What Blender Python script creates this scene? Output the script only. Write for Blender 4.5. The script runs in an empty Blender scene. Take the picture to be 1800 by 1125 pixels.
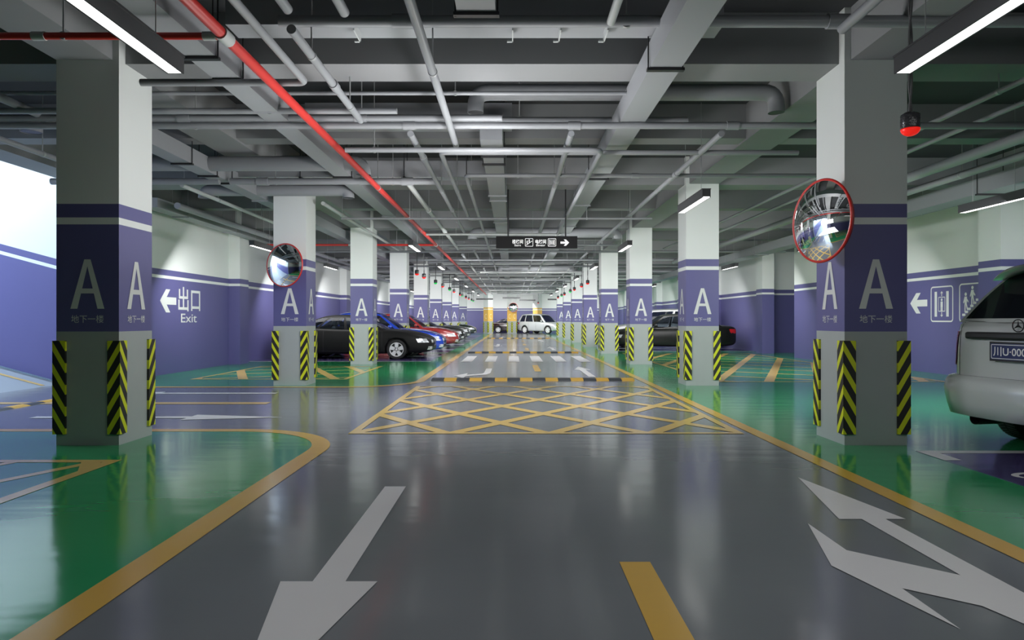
import bpy, bmesh, math, random
from mathutils import Vector, Matrix
from mathutils.bvhtree import BVHTree
random.seed(7)
sc = bpy.context.scene
COL = sc.collection
PI = math.pi
CAMH = 1.403          # eye height
F = 1200.0            # focal length in pixels of the 1800 px frame

# ------------------------------------------------------------------ materials
def mat(name, col, rough=.5, metal=0., emit=None, est=0., spec=.5, coat=0., noise=0., nscale=6., bump=0., bscale=40.):
    m = bpy.data.materials.new(name); m.use_nodes = True
    nt = m.node_tree; b = nt.nodes['Principled BSDF']
    b.inputs['Base Color'].default_value = (*col, 1)
    b.inputs['Roughness'].default_value = rough
    b.inputs['Metallic'].default_value = metal
    b.inputs['Specular IOR Level'].default_value = spec
    b.inputs['Coat Weight'].default_value = coat
    b.inputs['Coat Roughness'].default_value = .04
    if emit:
        b.inputs['Emission Color'].default_value = (*emit, 1)
        b.inputs['Emission Strength'].default_value = est
    if noise or bump:
        tc = nt.nodes.new('ShaderNodeTexCoord')
    if noise:
        n = nt.nodes.new('ShaderNodeTexNoise'); n.inputs['Scale'].default_value = nscale
        n.inputs['Detail'].default_value = 4
        nt.links.new(tc.outputs['Object'], n.inputs['Vector'])
        r = nt.nodes.new('ShaderNodeMapRange')
        r.inputs['To Min'].default_value = 1 - noise; r.inputs['To Max'].default_value = 1 + noise
        nt.links.new(n.outputs['Fac'], r.inputs['Value'])
        mx = nt.nodes.new('ShaderNodeVectorMath'); mx.operation = 'SCALE'
        mx.inputs[0].default_value = col
        nt.links.new(r.outputs['Result'], mx.inputs['Scale'])
        nt.links.new(mx.outputs['Vector'], b.inputs['Base Color'])
    if bump:
        n = nt.nodes.new('ShaderNodeTexNoise'); n.inputs['Scale'].default_value = bscale
        nt.links.new(tc.outputs['Object'], n.inputs['Vector'])
        bp = nt.nodes.new('ShaderNodeBump'); bp.inputs['Strength'].default_value = bump
        bp.inputs['Distance'].default_value = .01
        nt.links.new(n.outputs['Fac'], bp.inputs['Height'])
        nt.links.new(bp.outputs['Normal'], b.inputs['Normal'])
    return m

def floor_mat(name, col, rough=.13):
    """polished epoxy: long shallow waves across the aisle, slight tone variation"""
    m = bpy.data.materials.new(name); m.use_nodes = True
    nt = m.node_tree; b = nt.nodes['Principled BSDF']
    g = nt.nodes.new('ShaderNodeNewGeometry')
    mp = nt.nodes.new('ShaderNodeMapping'); mp.inputs['Scale'].default_value = (.5, 1.8, 1)
    nt.links.new(g.outputs['Position'], mp.inputs['Vector'])
    n = nt.nodes.new('ShaderNodeTexNoise'); n.inputs['Scale'].default_value = 1.6; n.inputs['Detail'].default_value = 2
    nt.links.new(mp.outputs['Vector'], n.inputs['Vector'])
    bp = nt.nodes.new('ShaderNodeBump'); bp.inputs['Strength'].default_value = FLOOR_WAVE; bp.inputs['Distance'].default_value = .03
    nt.links.new(n.outputs['Fac'], bp.inputs['Height']); nt.links.new(bp.outputs['Normal'], b.inputs['Normal'])
    n2 = nt.nodes.new('ShaderNodeTexNoise'); n2.inputs['Scale'].default_value = .9; n2.inputs['Detail'].default_value = 3
    nt.links.new(g.outputs['Position'], n2.inputs['Vector'])
    r = nt.nodes.new('ShaderNodeMapRange'); r.inputs['To Min'].default_value = .93; r.inputs['To Max'].default_value = 1.07
    nt.links.new(n2.outputs['Fac'], r.inputs['Value'])
    mx = nt.nodes.new('ShaderNodeVectorMath'); mx.operation = 'SCALE'; mx.inputs[0].default_value = col
    nt.links.new(r.outputs['Result'], mx.inputs['Scale']); nt.links.new(mx.outputs['Vector'], b.inputs['Base Color'])
    b.inputs['Roughness'].default_value = rough
    b.inputs['Specular IOR Level'].default_value = .5
    return m
FLOOR_WAVE = .10

def glass_mat(name, tint, mixf):
    m = bpy.data.materials.new(name); m.use_nodes = True
    nt = m.node_tree; b = nt.nodes['Principled BSDF']; out = nt.nodes['Material Output']
    b.inputs['Base Color'].default_value = (.012, .014, .018, 1); b.inputs['Roughness'].default_value = .03
    t = nt.nodes.new('ShaderNodeBsdfTransparent'); t.inputs['Color'].default_value = (*tint, 1)
    mx = nt.nodes.new('ShaderNodeMixShader'); mx.inputs['Fac'].default_value = mixf
    nt.links.new(b.outputs['BSDF'], mx.inputs[1]); nt.links.new(t.outputs['BSDF'], mx.inputs[2])
    nt.links.new(mx.outputs['Shader'], out.inputs['Surface'])
    return m

WHITE = mat('wall_white_paint', (.74, .77, .76), .55, noise=.03, nscale=1.5)
PURPLE = mat('wall_purple_paint', (.108, .104, .270), .45, noise=.04, nscale=1.2)
GREYP = mat('grey_plinth_paint', (.36, .39, .39), .5, noise=.05, nscale=3)
YELLOWP = mat('wall_yellow_paint', (.75, .46, .10), .5)
LETTER = mat('letter_white', (.66, .68, .67), .5)
LETTER_Y = mat('letter_pale', (.85, .72, .45), .5)
F_GREY = floor_mat('epoxy_grey', (.155, .170, .185), .15)
F_GREEN = floor_mat('epoxy_green', (.025, .29, .105), .12)
F_PURPLE = floor_mat('epoxy_purple', (.075, .06, .17), .15)
F_YEL = floor_mat('road_yellow', (.60, .37, .07), .2)
F_YEL2 = floor_mat('hatch_yellow', (.60, .42, .13), .2)
F_WHITE = floor_mat('road_white', (.66, .66, .67), .3)
F_RAMP = floor_mat('ramp_grey', (.30, .34, .38), .4)
BEAM = mat('ceiling_grey_paint', (.25, .255, .265), .75, noise=.05, nscale=2)
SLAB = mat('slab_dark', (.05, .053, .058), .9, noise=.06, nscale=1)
PIPE = mat('pipe_grey', (.29, .30, .32), .35)
PIPE_L = mat('pipe_pale', (.52, .54, .54), .35)
DUCT = mat('duct_grey', (.30, .31, .33), .45)
DARKM = mat('dark_metal', (.03, .03, .033), .4, .3)
RED = mat('pipe_red', (.62, .035, .03), .35)
RIMRED = mat('rim_red', (.55, .02, .015), .35)
MIRROR = mat('mirror_chrome', (.93, .94, .95), .015, 1.)
CHROME = mat('chrome', (.8, .8, .82), .12, 1.)
BLACKP = mat('black_plastic', (.012, .012, .013), .45)
TYRE = mat('tyre_rubber', (.018, .018, .019), .7, bump=.6, bscale=60)
RIMM = mat('alloy_rim', (.78, .79, .80), .35)
RUBBER_Y = mat('rubber_yellow', (.62, .36, .04), .5)
RUBBER_K = mat('rubber_black', (.03, .035, .045), .5)
LAMP = mat('lamp_diffuser', (.9, .9, .9), .4, emit=(1, .99, .965), est=3.6)
REDL = mat('red_lamp', (.8, .01, .01), .3, emit=(1, .02, .01), est=.55)
GREENL = mat('green_lamp', (.01, .5, .08), .3, emit=(.02, 1, .15), est=.35)
REDOFF = mat('red_lamp_dim', (.35, .02, .015), .4)
SIGNK = mat('sign_black', (.010, .010, .011), .6, spec=.15)
SIGNW = mat('sign_white', (.85, .85, .85), .5, emit=(1, 1, 1), est=.35)
HEADL = mat('lamp_glass', (.55, .57, .6), .1, .2)
TAILL = mat('tail_lamp_red', (.62, .015, .02), .2)
PLATE = mat('plate_blue', (.02, .03, .12), .35)
PLATEW = mat('plate_white', (.8, .8, .8), .4)
SEAT = mat('seat_fabric', (.30, .32, .34), .8)
GLASS = glass_mat('car_glass', (.55, .62, .68), .5)
GLASSD = glass_mat('dark_car_glass', (.20, .20, .24), .25)
CABLE = mat('cable', (.10, .10, .105), .5)
STEEL = mat('steel_wire', (.45, .46, .47), .4, .6)

def stripe_mat():
    m = bpy.data.materials.new('hazard_stripes'); m.use_nodes = True
    nt = m.node_tree; b = nt.nodes['Principled BSDF']; b.inputs['Roughness'].default_value = .5
    uv = nt.nodes.new('ShaderNodeUVMap'); sp = nt.nodes.new('ShaderNodeSeparateXYZ')
    nt.links.new(uv.outputs['UV'], sp.inputs[0])
    def M(op, a, bb):
        n = nt.nodes.new('ShaderNodeMath'); n.operation = op
        for i, x in enumerate((a, bb)):
            if isinstance(x, (int, float)): n.inputs[i].default_value = x
            else: nt.links.new(x, n.inputs[i])
        return n.outputs[0]
    s = M('ADD', sp.outputs['Y'], M('MULTIPLY', sp.outputs['X'], 1.75))
    fr = M('FRACT', M('DIVIDE', M('SUBTRACT', s, .197 - .105 - 2.43), .243), 0)
    lt = M('LESS_THAN', fr, .44)
    mx = nt.nodes.new('ShaderNodeMix'); mx.data_type = 'RGBA'
    mx.inputs['A'].default_value = (.018, .017, .017, 1); mx.inputs['B'].default_value = (.62, .66, .015, 1)
    nt.links.new(lt, mx.inputs['Factor']); nt.links.new(mx.outputs['Result'], b.inputs['Base Color'])
    return m
STRIPES = stripe_mat()

# ------------------------------------------------------------------ mesh helpers
class MB:
    def __init__(s): s.v = []; s.f = []; s.m = []; s.uv = {}; s.sm = []
    def add(s, vs, fs, mi=0, smooth=False):
        o = len(s.v); s.v += [tuple(p) for p in vs]
        for f in fs: s.f.append(tuple(i + o for i in f)); s.m.append(mi); s.sm.append(smooth)
    def box(s, x0, x1, y0, y1, z0, z1, mi=0):
        v = [(x, y, z) for z in (z0, z1) for y in (y0, y1) for x in (x0, x1)]
        s.add(v, [(0, 2, 3, 1), (4, 5, 7, 6), (0, 1, 5, 4), (2, 6, 7, 3), (0, 4, 6, 2), (1, 3, 7, 5)], mi)
    def tube(s, pts, r, n=14, mi=0, caps=True):
        pts = [Vector(p) for p in pts]; rings = []
        up = Vector((0, 0, 1)); t0 = (pts[1] - pts[0]).normalized()
        nrm = t0.cross(up) if abs(t0.dot(up)) < .95 else t0.cross(Vector((1, 0, 0)))
        nrm.normalize(); vs = []
        for i, p in enumerate(pts):
            if i == 0: t = pts[1] - pts[0]
            elif i == len(pts) - 1: t = pts[-1] - pts[-2]
            else: t = (pts[i + 1] - p).normalized() + (p - pts[i - 1]).normalized()
            t.normalize(); nrm = (nrm - t * nrm.dot(t)).normalized(); bn = t.cross(nrm)
            rr = r[i] if isinstance(r, (list, tuple)) else r
            vs += [p + (nrm * math.cos(2 * PI * k / n) + bn * math.sin(2 * PI * k / n)) * rr for k in range(n)]
        fs = [(i * n + k, i * n + (k + 1) % n, (i + 1) * n + (k + 1) % n, (i + 1) * n + k)
              for i in range(len(pts) - 1) for k in range(n)]
        s.add(vs, fs, mi, True)
        if caps:
            s.add(vs[:n][::-1], [tuple(range(n))], mi); s.add(vs[-n:], [tuple(range(n))], mi)
    def prism(s, poly, z0, z1, mi=0):
        n = len(poly)
        a = sum(poly[i][0] * poly[(i + 1) % n][1] - poly[(i + 1) % n][0] * poly[i][1] for i in range(n))
        if a < 0: poly = poly[::-1]
        s.add([(x, y, z0) for x, y in poly] + [(x, y, z1) for x, y in poly],
              [tuple(range(n))[::-1], tuple(range(n, 2 * n))] + [(i, (i + 1) % n, n + (i + 1) % n, n + i) for i in range(n)], mi)
    def lathe(s, prof, n=32, mi=0, axis='y', c=(0, 0, 0), smooth=True):
        vs = []
        for r, h in prof:
            for k in range(n):
                a = 2 * PI * k / n; x, z = r * math.cos(a), r * math.sin(a)
                vs.append((c[0] + x, c[1] + h, c[2] + z) if axis == 'y' else (c[0] + x, c[1] + z, c[2] + h))
        fs = [(i * n + k, i * n + (k + 1) % n, (i + 1) * n + (k + 1) % n, (i + 1) * n + k) for i in range(len(prof) - 1) for k in range(n)]
        if axis == 'y': fs = [f[::-1] for f in fs]
        s.add(vs, fs, mi, smooth)
    def xf(s, M):
        s.v = [tuple(M @ Vector(p)) for p in s.v]; return s
    def mesh(s, name, mats):
        me = bpy.data.meshes.new(name); me.from_pydata(s.v, [], s.f)
        for m in (mats if isinstance(mats, (list, tuple)) else [mats]): me.materials.append(m)
        me.polygons.foreach_set('material_index', s.m); me.polygons.foreach_set('use_smooth', s.sm)
        me.update(); return me
    def build(s, name, mats, parent=None, **kw):
        return link(name, s.mesh(name, mats), parent, **kw)

def link(name, me, parent=None, loc=None, rot=None, **kw):
    o = bpy.data.objects.new(name, me); COL.objects.link(o)
    if parent: o.parent = parent
    if loc: o.location = loc
    if rot: o.rotation_euler = rot
    return o
def tag(o, label=None, cat=None, group=None, kind=None):
    if label: o['label'] = label
    if cat: o['category'] = cat
    if group: o['group'] = group
    if kind: o['kind'] = kind
    return o
def thing(name, label, cat, loc=(0, 0, 0), rz=0, group=None):
    o = bpy.data.objects.new(name, None); COL.objects.link(o)
    o.location = loc; o.rotation_euler = (0, 0, rz); o.empty_display_size = .1
    return tag(o, label, cat, group, 'thing')
def struct(o): o['kind'] = 'structure'; return o
def clone(root, loc=None, label=None, rz=None):
    r = root.copy(); COL.objects.link(r)
    if loc: r.location = loc
    if label: r['label'] = label
    if rz is not None: r.rotation_euler = (0, 0, rz)
    for ch in root.children:
        c = ch.copy(); COL.objects.link(c); c.parent = r
        for g in ch.children:
            d = g.copy(); COL.objects.link(d); d.parent = c
    return r

_tc = {}
def text_mb(body, h=1., w=None, depth=.003, bold=0., spacing=1.):
    """text in the xz plane facing -y, left/bottom at the origin, scaled to height h and (optionally) width w"""
    key = (body, bold)
    if key not in _tc:
        cu = bpy.data.curves.new('t', 'FONT'); cu.body = body; cu.size = 1; cu.resolution_u = 3; cu.offset = bold
        cu.space_character = spacing
        ob = bpy.data.objects.new('t', cu); COL.objects.link(ob)
        dg = bpy.context.evaluated_depsgraph_get(); dg.update()
        me = bpy.data.meshes.new_from_object(ob.evaluated_get(dg))
        _tc[key] = ([tuple(v.co) for v in me.vertices], [tuple(p.vertices) for p in me.polygons])
        bpy.data.objects.remove(ob); bpy.data.curves.remove(cu); bpy.data.meshes.remove(me)
    vs, fs = _tc[key]
    x0 = min(v[0] for v in vs); x1 = max(v[0] for v in vs); y0 = min(v[1] for v in vs); y1 = max(v[1] for v in vs)
    sy = h / max(y1 - y0, 1e-6); sx = w / max(x1 - x0, 1e-6) if w else sy
    m = MB(); m.add([((v[0] - x0) * sx, -depth, (v[1] - y0) * sy) for v in vs], fs)
    return m, (x1 - x0) * sx

# ------------------------------------------------------------------ dimensions
CW = .70                       # column width
CY0, DY = 7.636, 6.949         # front of the first column, spacing
LXO, LXI = -5.097, -4.397      # left row, outer and inner faces
RXI, RXO = 3.723, 4.416
ZB = 4.315                     # underside of beams
ZS = 4.90                      # slab
XL, XR = -8.93, 11.1
YE = 76.7
Z1, Z2, Z3, Z4 = 1.274, 2.473, 2.550, 2.7025

def banded(mb, pts, z0, z1, inner=True):
    """vertical painted wall faces following pts (list of xy), colour bands up the height"""
    pass

def band_box(x0, x1, y0, y1, z1=ZS, plinth=True, m0=0):
    mb = MB()
    lv = [(0, Z1, 0 if plinth else 1), (Z1, Z2, 1), (Z2, Z3, 2), (Z3, Z4, 1), (Z4, z1, 2)]
    ring = [(x0, y0), (x1, y0), (x1, y1), (x0, y1)]
    for a, b, mi in lv:
        for i in range(4):
            p, q = ring[i], ring[(i + 1) % 4]
            mb.add([(*p, a), (*q, a), (*q, b), (*p, b)], [(0, 1, 2, 3)], mi)
    mb.add([(*p, z1) for p in ring], [(0, 1, 2, 3)], 2); mb.add([(*p, 0) for p in ring], [(3, 2, 1, 0)], 0)
    return mb

# ------------------------------------------------------------------ floor
m = MB(); m.box(-9.9, 13.5, -4.2, YE + .3, -.3, 0); struct(m.build('floor', F_GREY))
def slab_poly(name, poly, z, material, z0=-.01): 
    mb = MB(); mb.prism(poly, z0, z); return mb.build(name, material)
def arc(cx, cy, r, a0, a1, n=16):
    return [(cx + r * math.cos(math.radians(a0 + (a1 - a0) * i / n)), cy + r * math.sin(math.radians(a0 + (a1 - a0) * i / n))) for i in range(n + 1)]
struct(slab_poly('floor_green_right', [(3.12, -4), (13.4, -4), (13.4, YE), (3.12, YE)], .002, F_GREEN))
near_out = [(-2.2, -4)] + arc(-3.45, 7.32, 1.25, 0, 90) + [(-9.2, 8.57)]
struct(slab_poly('floor_green_left_near', near_out + [(-9.2, -4)], .002, F_GREEN))
far_out = [(-9.2, 14.40)] + arc(-3.6, 15.8, 1.4, -90, 0) + [(-2.2, 69), (-9.2, 69)]
struct(slab_poly('floor_green_left_far', far_out, .002, F_GREEN))

def strip(path, w, z=.004, z0=0.0):
    """flat painted line of width w along path (2-D)"""
    mb = MB(); L = []; R = []
    for i, p in enumerate(path):
        p = Vector(p)
        if i == 0: d = Vector(path[1]) - p
        elif i == len(path) - 1: d = p - Vector(path[-2])
        else: d = (Vector(path[i + 1]) - p).normalized() + (p - Vector(path[i - 1])).normalized()
        d.normalize(); nrm = Vector((-d.y, d.x)); L.append(p + nrm * w / 2); R.append(p - nrm * w / 2)
    for i in range(len(path) - 1):
        mb.add([(*R[i], z), (*R[i + 1], z), (*L[i + 1], z), (*L[i], z)], [(0, 1, 2, 3)])
    return mb
def road_thing(name, mb, material, label, cat='road marking', group=None):
    return tag(mb.build(name, material), label, cat, group, 'thing')
road_thing('edge_line', strip([(3.035, -3), (3.035, 72)], .17), F_YEL, 'long straight yellow edge line between grey lane and right green floor')
road_thing('edge_line', strip([(-2.1, -3)] + arc(-3.45, 7.32, 1.35, 0, 90, 20) + [(-9.2, 8.67)], .2), F_YEL, 'yellow edge line curving around the nearest left green floor corner')
road_thing('edge_line', strip([(-9.2, 14.27)] + arc(-3.6, 15.77, 1.5, -90, 0, 20) + [(-2.1, 69)], .2), F_YEL, 'yellow edge line along left green floor beyond the crossing lane')
road_thing('lane_line', strip([(-9.2, 11.5), (-4.1, 11.5)], .26), F_YEL2, 'yellow centre line of the crossing lane toward the exit')

def clip(poly, x0, x1, y0, y1):
    for ax, lim, sgn in ((0, x0, 1), (0, x1, -1), (1, y0, 1), (1, y1, -1)):
        out = []
        for i in range(len(poly)):
            p, q = poly[i], poly[(i + 1) % len(poly)]
            ip = sgn * (p[ax] - lim) >= 0; iq = sgn * (q[ax] - lim) >= 0
            if ip: out.append(p)
            if ip != iq:
                t = (lim - p[ax]) / (q[ax] - p[ax]); out.append((p[0] + t * (q[0] - p[0]), p[1] + t * (q[1] - p[1])))
        poly = out
        if len(poly) < 3: return []
    return poly
def hatch(x0, x1, y0, y1, fams, border=.13):
    mb = MB()
    for k, (dx, dy, sp, w, off) in enumerate(fams):      # direction, spacing along y, width
        L = math.hypot(dx, dy); ux, uy = dx / L, dy / L; nx, ny = -uy, ux
        for i in range(-40, 60):
            cx, cy = x0, y0 + off + i * sp
            poly = [(cx + ux * s + nx * t, cy + uy * s + ny * t) for s, t in ((-60, -w / 2), (60, -w / 2), (60, w / 2), (-60, w / 2))]
            poly = clip(poly, x0, x1, y0, y1)
            if poly:
                a = sum(poly[j][0] * poly[(j + 1) % len(poly)][1] - poly[(j + 1) % len(poly)][0] * poly[j][1] for j in range(len(poly)))
                if a < 0: poly = poly[::-1]
                mb.add([(*p, .0040 + .0004 * k) for p in poly], [tuple(range(len(poly)))])
    b = border
    for r in ((x0, x1, y0, y0 + b), (x0, x1, y1 - b, y1), (x0, x0 + b, y0 + b, y1 - b), (x1 - b, x1, y0 + b, y1 - b)):
        mb.add([(r[0], r[2], .005), (r[1], r[2], .005), (r[1], r[3], .005), (r[0], r[3], .005)], [(0, 1, 2, 3)])
    return mb
road_thing('hatched_box', hatch(-2.02, 2.86, 8.40, 14.45, [(.62, .9, 1.8, .17, 0), (-.62, .9, 1.8, .17, 0)], .10), F_YEL2,
           'yellow criss-cross hatched box on the grey lane before the first speed bump')
road_thing('hatched_box', hatch(-9.0, -3.9, .5, 6.83, [(.42, 1, 1.9, .11, .3), (-.55, 1, 2.9, .17, .55)], .12), F_YEL2,
           'yellow hatched box on green floor beside the nearest left column')
road_thing('hatched_box', hatch(-7.6, -3.9, 16.1, 20.66, [(1, .55, 1.35, .12, 0), (-.42, 1, 2.6, .22, .4)], .10), F_YEL2,
           'yellow hatched box on green floor around the second left column')
road_thing('hatched_box', hatch(4.62, 9.9, 15.43, 28.6, [(.42, 1, 2.8, .22, -.02), (1, -.7, 1.8, .15, .4)], .10), F_YEL2,
           'large yellow hatched box on green floor behind the right columns')

def dash(y0, y1, label): road_thing('lane_dash', strip([(.71, y0), (.71, y1)], .178), F_YEL, label)
dash(1.9, 3.95, 'yellow lane dash on grey floor nearest the camera')
dash(18.6, 21.2, 'yellow lane dash between first speed bump and crosswalk')
dash(31.5, 34.5, 'yellow lane dash just beyond the second speed bump')
dash(37.5, 40.5, 'second yellow lane dash beyond the second speed bump')
dash(43.5, 46.5, 'third yellow lane dash beyond the second speed bump')

def arrow_poly(cx, y_tail, y_base, y_tip, hw, sw):
    return [(cx - sw, y_tail), (cx + sw, y_tail), (cx + sw, y_base), (cx + hw, y_base), (cx, y_tip), (cx - hw, y_base), (cx - sw, y_base)]
def poly_mark(polys, z=.004):
    mb = MB()
    for i, p in enumerate(polys):
        a = sum(p[j][0] * p[(j + 1) % len(p)][1] - p[(j + 1) % len(p)][0] * p[j][1] for j in range(len(p)))
        mb.add([(*q, z + .0003 * i) for q in (p if a > 0 else p[::-1])], [tuple(range(len(p)))])
    return mb
road_thing('lane_arrow', poly_mark([arrow_poly(-.98, 5.74, 3.656, 2.28, .26, .088)]), F_WHITE, 'white arrow pointing toward the camera at the bottom of the grey lane')
road_thing('lane_arrow', poly_mark([[(2.46, 1.2), (2.627, 1.2), (2.627, 4.80), (2.77, 4.80), (2.545, 6.07), (2.30, 4.80), (2.46, 4.80)],
           [(2.462, 3.74), (2.034, 4.15), (2.036, 4.70), (1.82, 3.89), (2.03, 3.09), (2.034, 3.56), (2.30, 3.34), (2.40, 3.0), (2.462, 2.4)]]), F_WHITE,
           'white double arrow, straight and turning left, near the right edge line')
road_thing('lane_arrow', poly_mark([[(-.74, 19.7), (-.57, 19.7), (-.57, 18.0), (-.66, 17.55), (-1.15, 17.0), (-1.18, 16.45), (-1.45, 17.15), (-1.17, 17.95), (-1.16, 17.45), (-.80, 17.8), (-.74, 18.1)]]), F_WHITE,
           'bent white arrow turning left just past the first speed bump')
road_thing('lane_arrow', poly_mark([arrow_poly(1.98, 16.8, 19.2, 20.5, .23, .085)]), F_WHITE, 'straight white arrow just past the first speed bump, right lane')
road_thing('lane_arrow', poly_mark([arrow_poly(1.97, 31.6, 34.0, 35.8, .24, .09)]), F_WHITE, 'straight white arrow just past the second speed bump, right lane')
road_thing('lane_arrow', poly_mark([arrow_poly(-.78, 39.6, 37.2, 35.4, .24, .09)]), F_WHITE, 'white arrow toward the camera past the second speed bump, left lane')
road_thing('lane_arrow', poly_mark([arrow_poly(1.97, 43.5, 46.0, 48, .24, .09)]), F_WHITE, 'far straight white arrow ahead of the third speed bump, right lane')
road_thing('lane_arrow', poly_mark([arrow_poly(-.78, 57, 55, 53, .24, .09)]), F_WHITE, 'far white arrow toward the camera beyond the third speed bump')
def xarrow(x_tail, x_base, x_tip, cy, hw, sw):
    return [(x_tail, cy - sw), (x_base, cy - sw), (x_base, cy - hw), (x_tip, cy), (x_base, cy + hw), (x_base, cy + sw), (x_tail, cy + sw)]
road_thing('lane_arrow', poly_mark([xarrow(-6.9, -4.65, -3.3, 9.83, .26, .08)]), F_WHITE, 'white arrow pointing right on the near half of the crossing lane')
road_thing('lane_arrow', poly_mark([xarrow(-4.5, -6.75, -8.0, 13.05, .26, .09)]), F_WHITE, 'white arrow pointing left on the far half of the crossing lane')

cw = thing('crosswalk', 'white zebra crosswalk of six stripes across the grey lane', 'crosswalk', (0, 22.9, 0))
for x in (-1.72, -.92, -.12, .68, 1.48, 2.28):
    strip([(x + .185, 0), (x + .185, 3.6)], .37).build('stripe', F_WHITE, cw)

def bump(y, w, label, x0=-1.87, x1=2.83, n=16, rot=0, loc=None):
    hs = .5 if rot else 1
    t = thing('speed_bump', label, 'speed bump', loc or (x0, y, 0), rot)
    s = (x1 - x0) / n
    mes = []
    for c in (RUBBER_K, RUBBER_Y):
        mb = MB(); prof = [(-w / 2, 0), (-w / 2 + .02, .012), (-w / 4, .04), (0, .05), (w / 4, .04), (w / 2 - .02, .012), (w / 2, 0)]
        k = len(prof); a = [(0.004, p, q * hs) for p, q in prof]; b = [(s - .004, p, q * hs) for p, q in prof]
        mb.add(a + b, [(i, k + i, k + i + 1, i + 1) for i in range(k - 1)] + [tuple(range(k)), tuple(range(2 * k - 1, k - 1, -1))], 0)
        mb.f = [f[::-1] for f in mb.f]
        mes.append(mb.mesh('bump_segment', c))
    for i in range(n):
        link('bump_segment', mes[i % 2], t, (i * s, 0, 0))
    return t
bump(16.0, .55, 'black and yellow speed bump nearest, right after the hatched box')
bump(29.3, .6, 'second black and yellow speed bump, just beyond the crosswalk')
bump(51.8, .8, 'far black and yellow speed bump near the end of the aisle')
bump(0, .26, 'speed bump on the crossing lane at the foot of the exit ramp', 0, 5.2, 14, PI / 2, (-8.0, 8.95, 0))

# parking bays
def bay(x0, x1, y0, y1, label, lw=.14, group=None, z=.004, tick=False):
    t = thing('parking_bay', label, 'parking bay', (x0, y0, 0), 0, group)
    W, H = x1 - x0, y1 - y0
    slab_poly('bay_surface', [(0, 0), (W, 0), (W, H), (0, H)], z, F_PURPLE, .0).parent = t
    mb = MB(); o = .002 + z
    rs = [(0, W, H - lw, H), (0, W, 0, lw)]
    if tick: rs.append((0, lw * 1.25, H - .50, H - lw))
    for r in rs: mb.add([(r[0], r[2], o), (r[1], r[2], o), (r[1], r[3], o), (r[0], r[3], o)], [(0, 1, 2, 3)])
    mb.build('bay_outline', F_WHITE, t)
    return t
bay(4.31, 10.9, 3.9, 7.30, 'purple parking bay with white outline under the silver car', tick=True)
lb = [(23.0, 26.3, 'black sedan'), (26.5, 28.45, 'blue car')]
for y0, y1, w in lb: bay(-8.9, -2.75, y0, y1, f'purple parking bay on the left under the {w}')
bay(-8.9, -2.75, 32.2, 35.3, 'purple parking bay on the left under the red car')
bay(-8.9, -2.75, 29.3, 32.0, 'empty purple bay between the blue car and the red car')
for k, (y0, y1) in enumerate([(36.3, 39.1), (39.3, 42.1), (43.2, 46.0), (46.2, 49.0), (50.3, 53), (53.2, 56), (57.2, 60), (60.2, 63)]):
    bay(-8.9, -2.75, y0, y1, 'one of the purple bays on the left beyond the red car', group='far left parking bays', lw=.2)
bay(4.6, 10.9, 30.6, 33.6, 'purple parking bay on the right under the black car')
bay(4.6, 10.9, 33.8, 36.4, 'purple parking bay on the right under the white car')
mb = MB(); N_ = 28
for i in range(N_):
    p = []
    for q, r in ((i, 1), (i + 1, 1), (i + 1, .0), (i, .0)):
        t_ = 2 * PI * q / N_; p.append((.42 + (.25 - .06 * (1 - r)) * math.cos(t_), 2.2 + (.15 - .055 * (1 - r)) * math.sin(t_), .0075))
    mb.add(p[::-1], [(0, 1, 2, 3)])
near_bay = [o for o in bpy.data.objects if o.name == 'parking_bay'][0]; mb.build('bay_number', F_WHITE, near_bay)
# ------------------------------------------------------------------ ramp
rx0, rs_ = -9.85, .27
mb = MB(); X1 = -24
mb.add([(rx0, 8.2, 0), (rx0, 15.2, 0), (X1, 15.2, (rx0 - X1) * rs_), (X1, 8.2, (rx0 - X1) * rs_)], [(0, 1, 2, 3)])
mb.add([(rx0, 8.2, -.3), (rx0, 15.2, -.3), (X1, 15.2, (rx0 - X1) * rs_ - .3), (X1, 8.2, (rx0 - X1) * rs_ - .3)], [(3, 2, 1, 0)])
struct(mb.build('floor_ramp', F_RAMP))
mb = MB()
for yy, w in ((14.35, .13), (11.6, .12)):
    mb.add([(rx0 - .05, yy, .02), (X1, yy, (rx0 - X1) * rs_ + .006), (X1, yy + w, (rx0 - X1) * rs_ + .006), (rx0 - .05, yy + w, .02)], [(0, 1, 2, 3)])
ml = []
tag(mb.build('ramp_line', F_YEL2), 'yellow lines running up the exit ramp beside the bright wall', 'road marking', None, 'thing')

def ramp_wall(y0, y1, name):
    mb = MB(); xs = [-9.05, rx0, X1, X1 - .2]
    def z(x): return max(0, (rx0 - x) * rs_)
    lv = [(-.1, Z2, 1), (Z2, Z3, 2), (Z3, Z4, 1), (Z4, 5.9, 2)]
    for a, b, mi in lv:
        for i in range(3):
            p, q = xs[i], xs[i + 1]
            mb.add([(p, y0, a + z(p)), (q, y0, a + z(q)), (q, y0, b + z(q)), (p, y0, b + z(p))], [(3, 2, 1, 0)], mi)
            mb.add([(p, y1, a + z(p)), (q, y1, a + z(q)), (q, y1, b + z(q)), (p, y1, b + z(p))], [(0, 1, 2, 3)], mi)
            mb.add([(p, y0, b + z(p)), (q, y0, b + z(q)), (q, y1, b + z(q)), (p, y1, b + z(p))], [(0, 3, 2, 1)], 2)
    mb.add([(xs[0], y0, 0), (xs[0], y1, 0), (xs[0], y1, 5.9), (xs[0], y0, 5.9)], [(0, 1, 2, 3)], 2)
    struct(mb.build(name, [GREYP, PURPLE, WHITE]))
ramp_wall(15.0, 15.2, 'wall_ramp_far')
ramp_wall(8.0, 8.2, 'wall_ramp_near')
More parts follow.
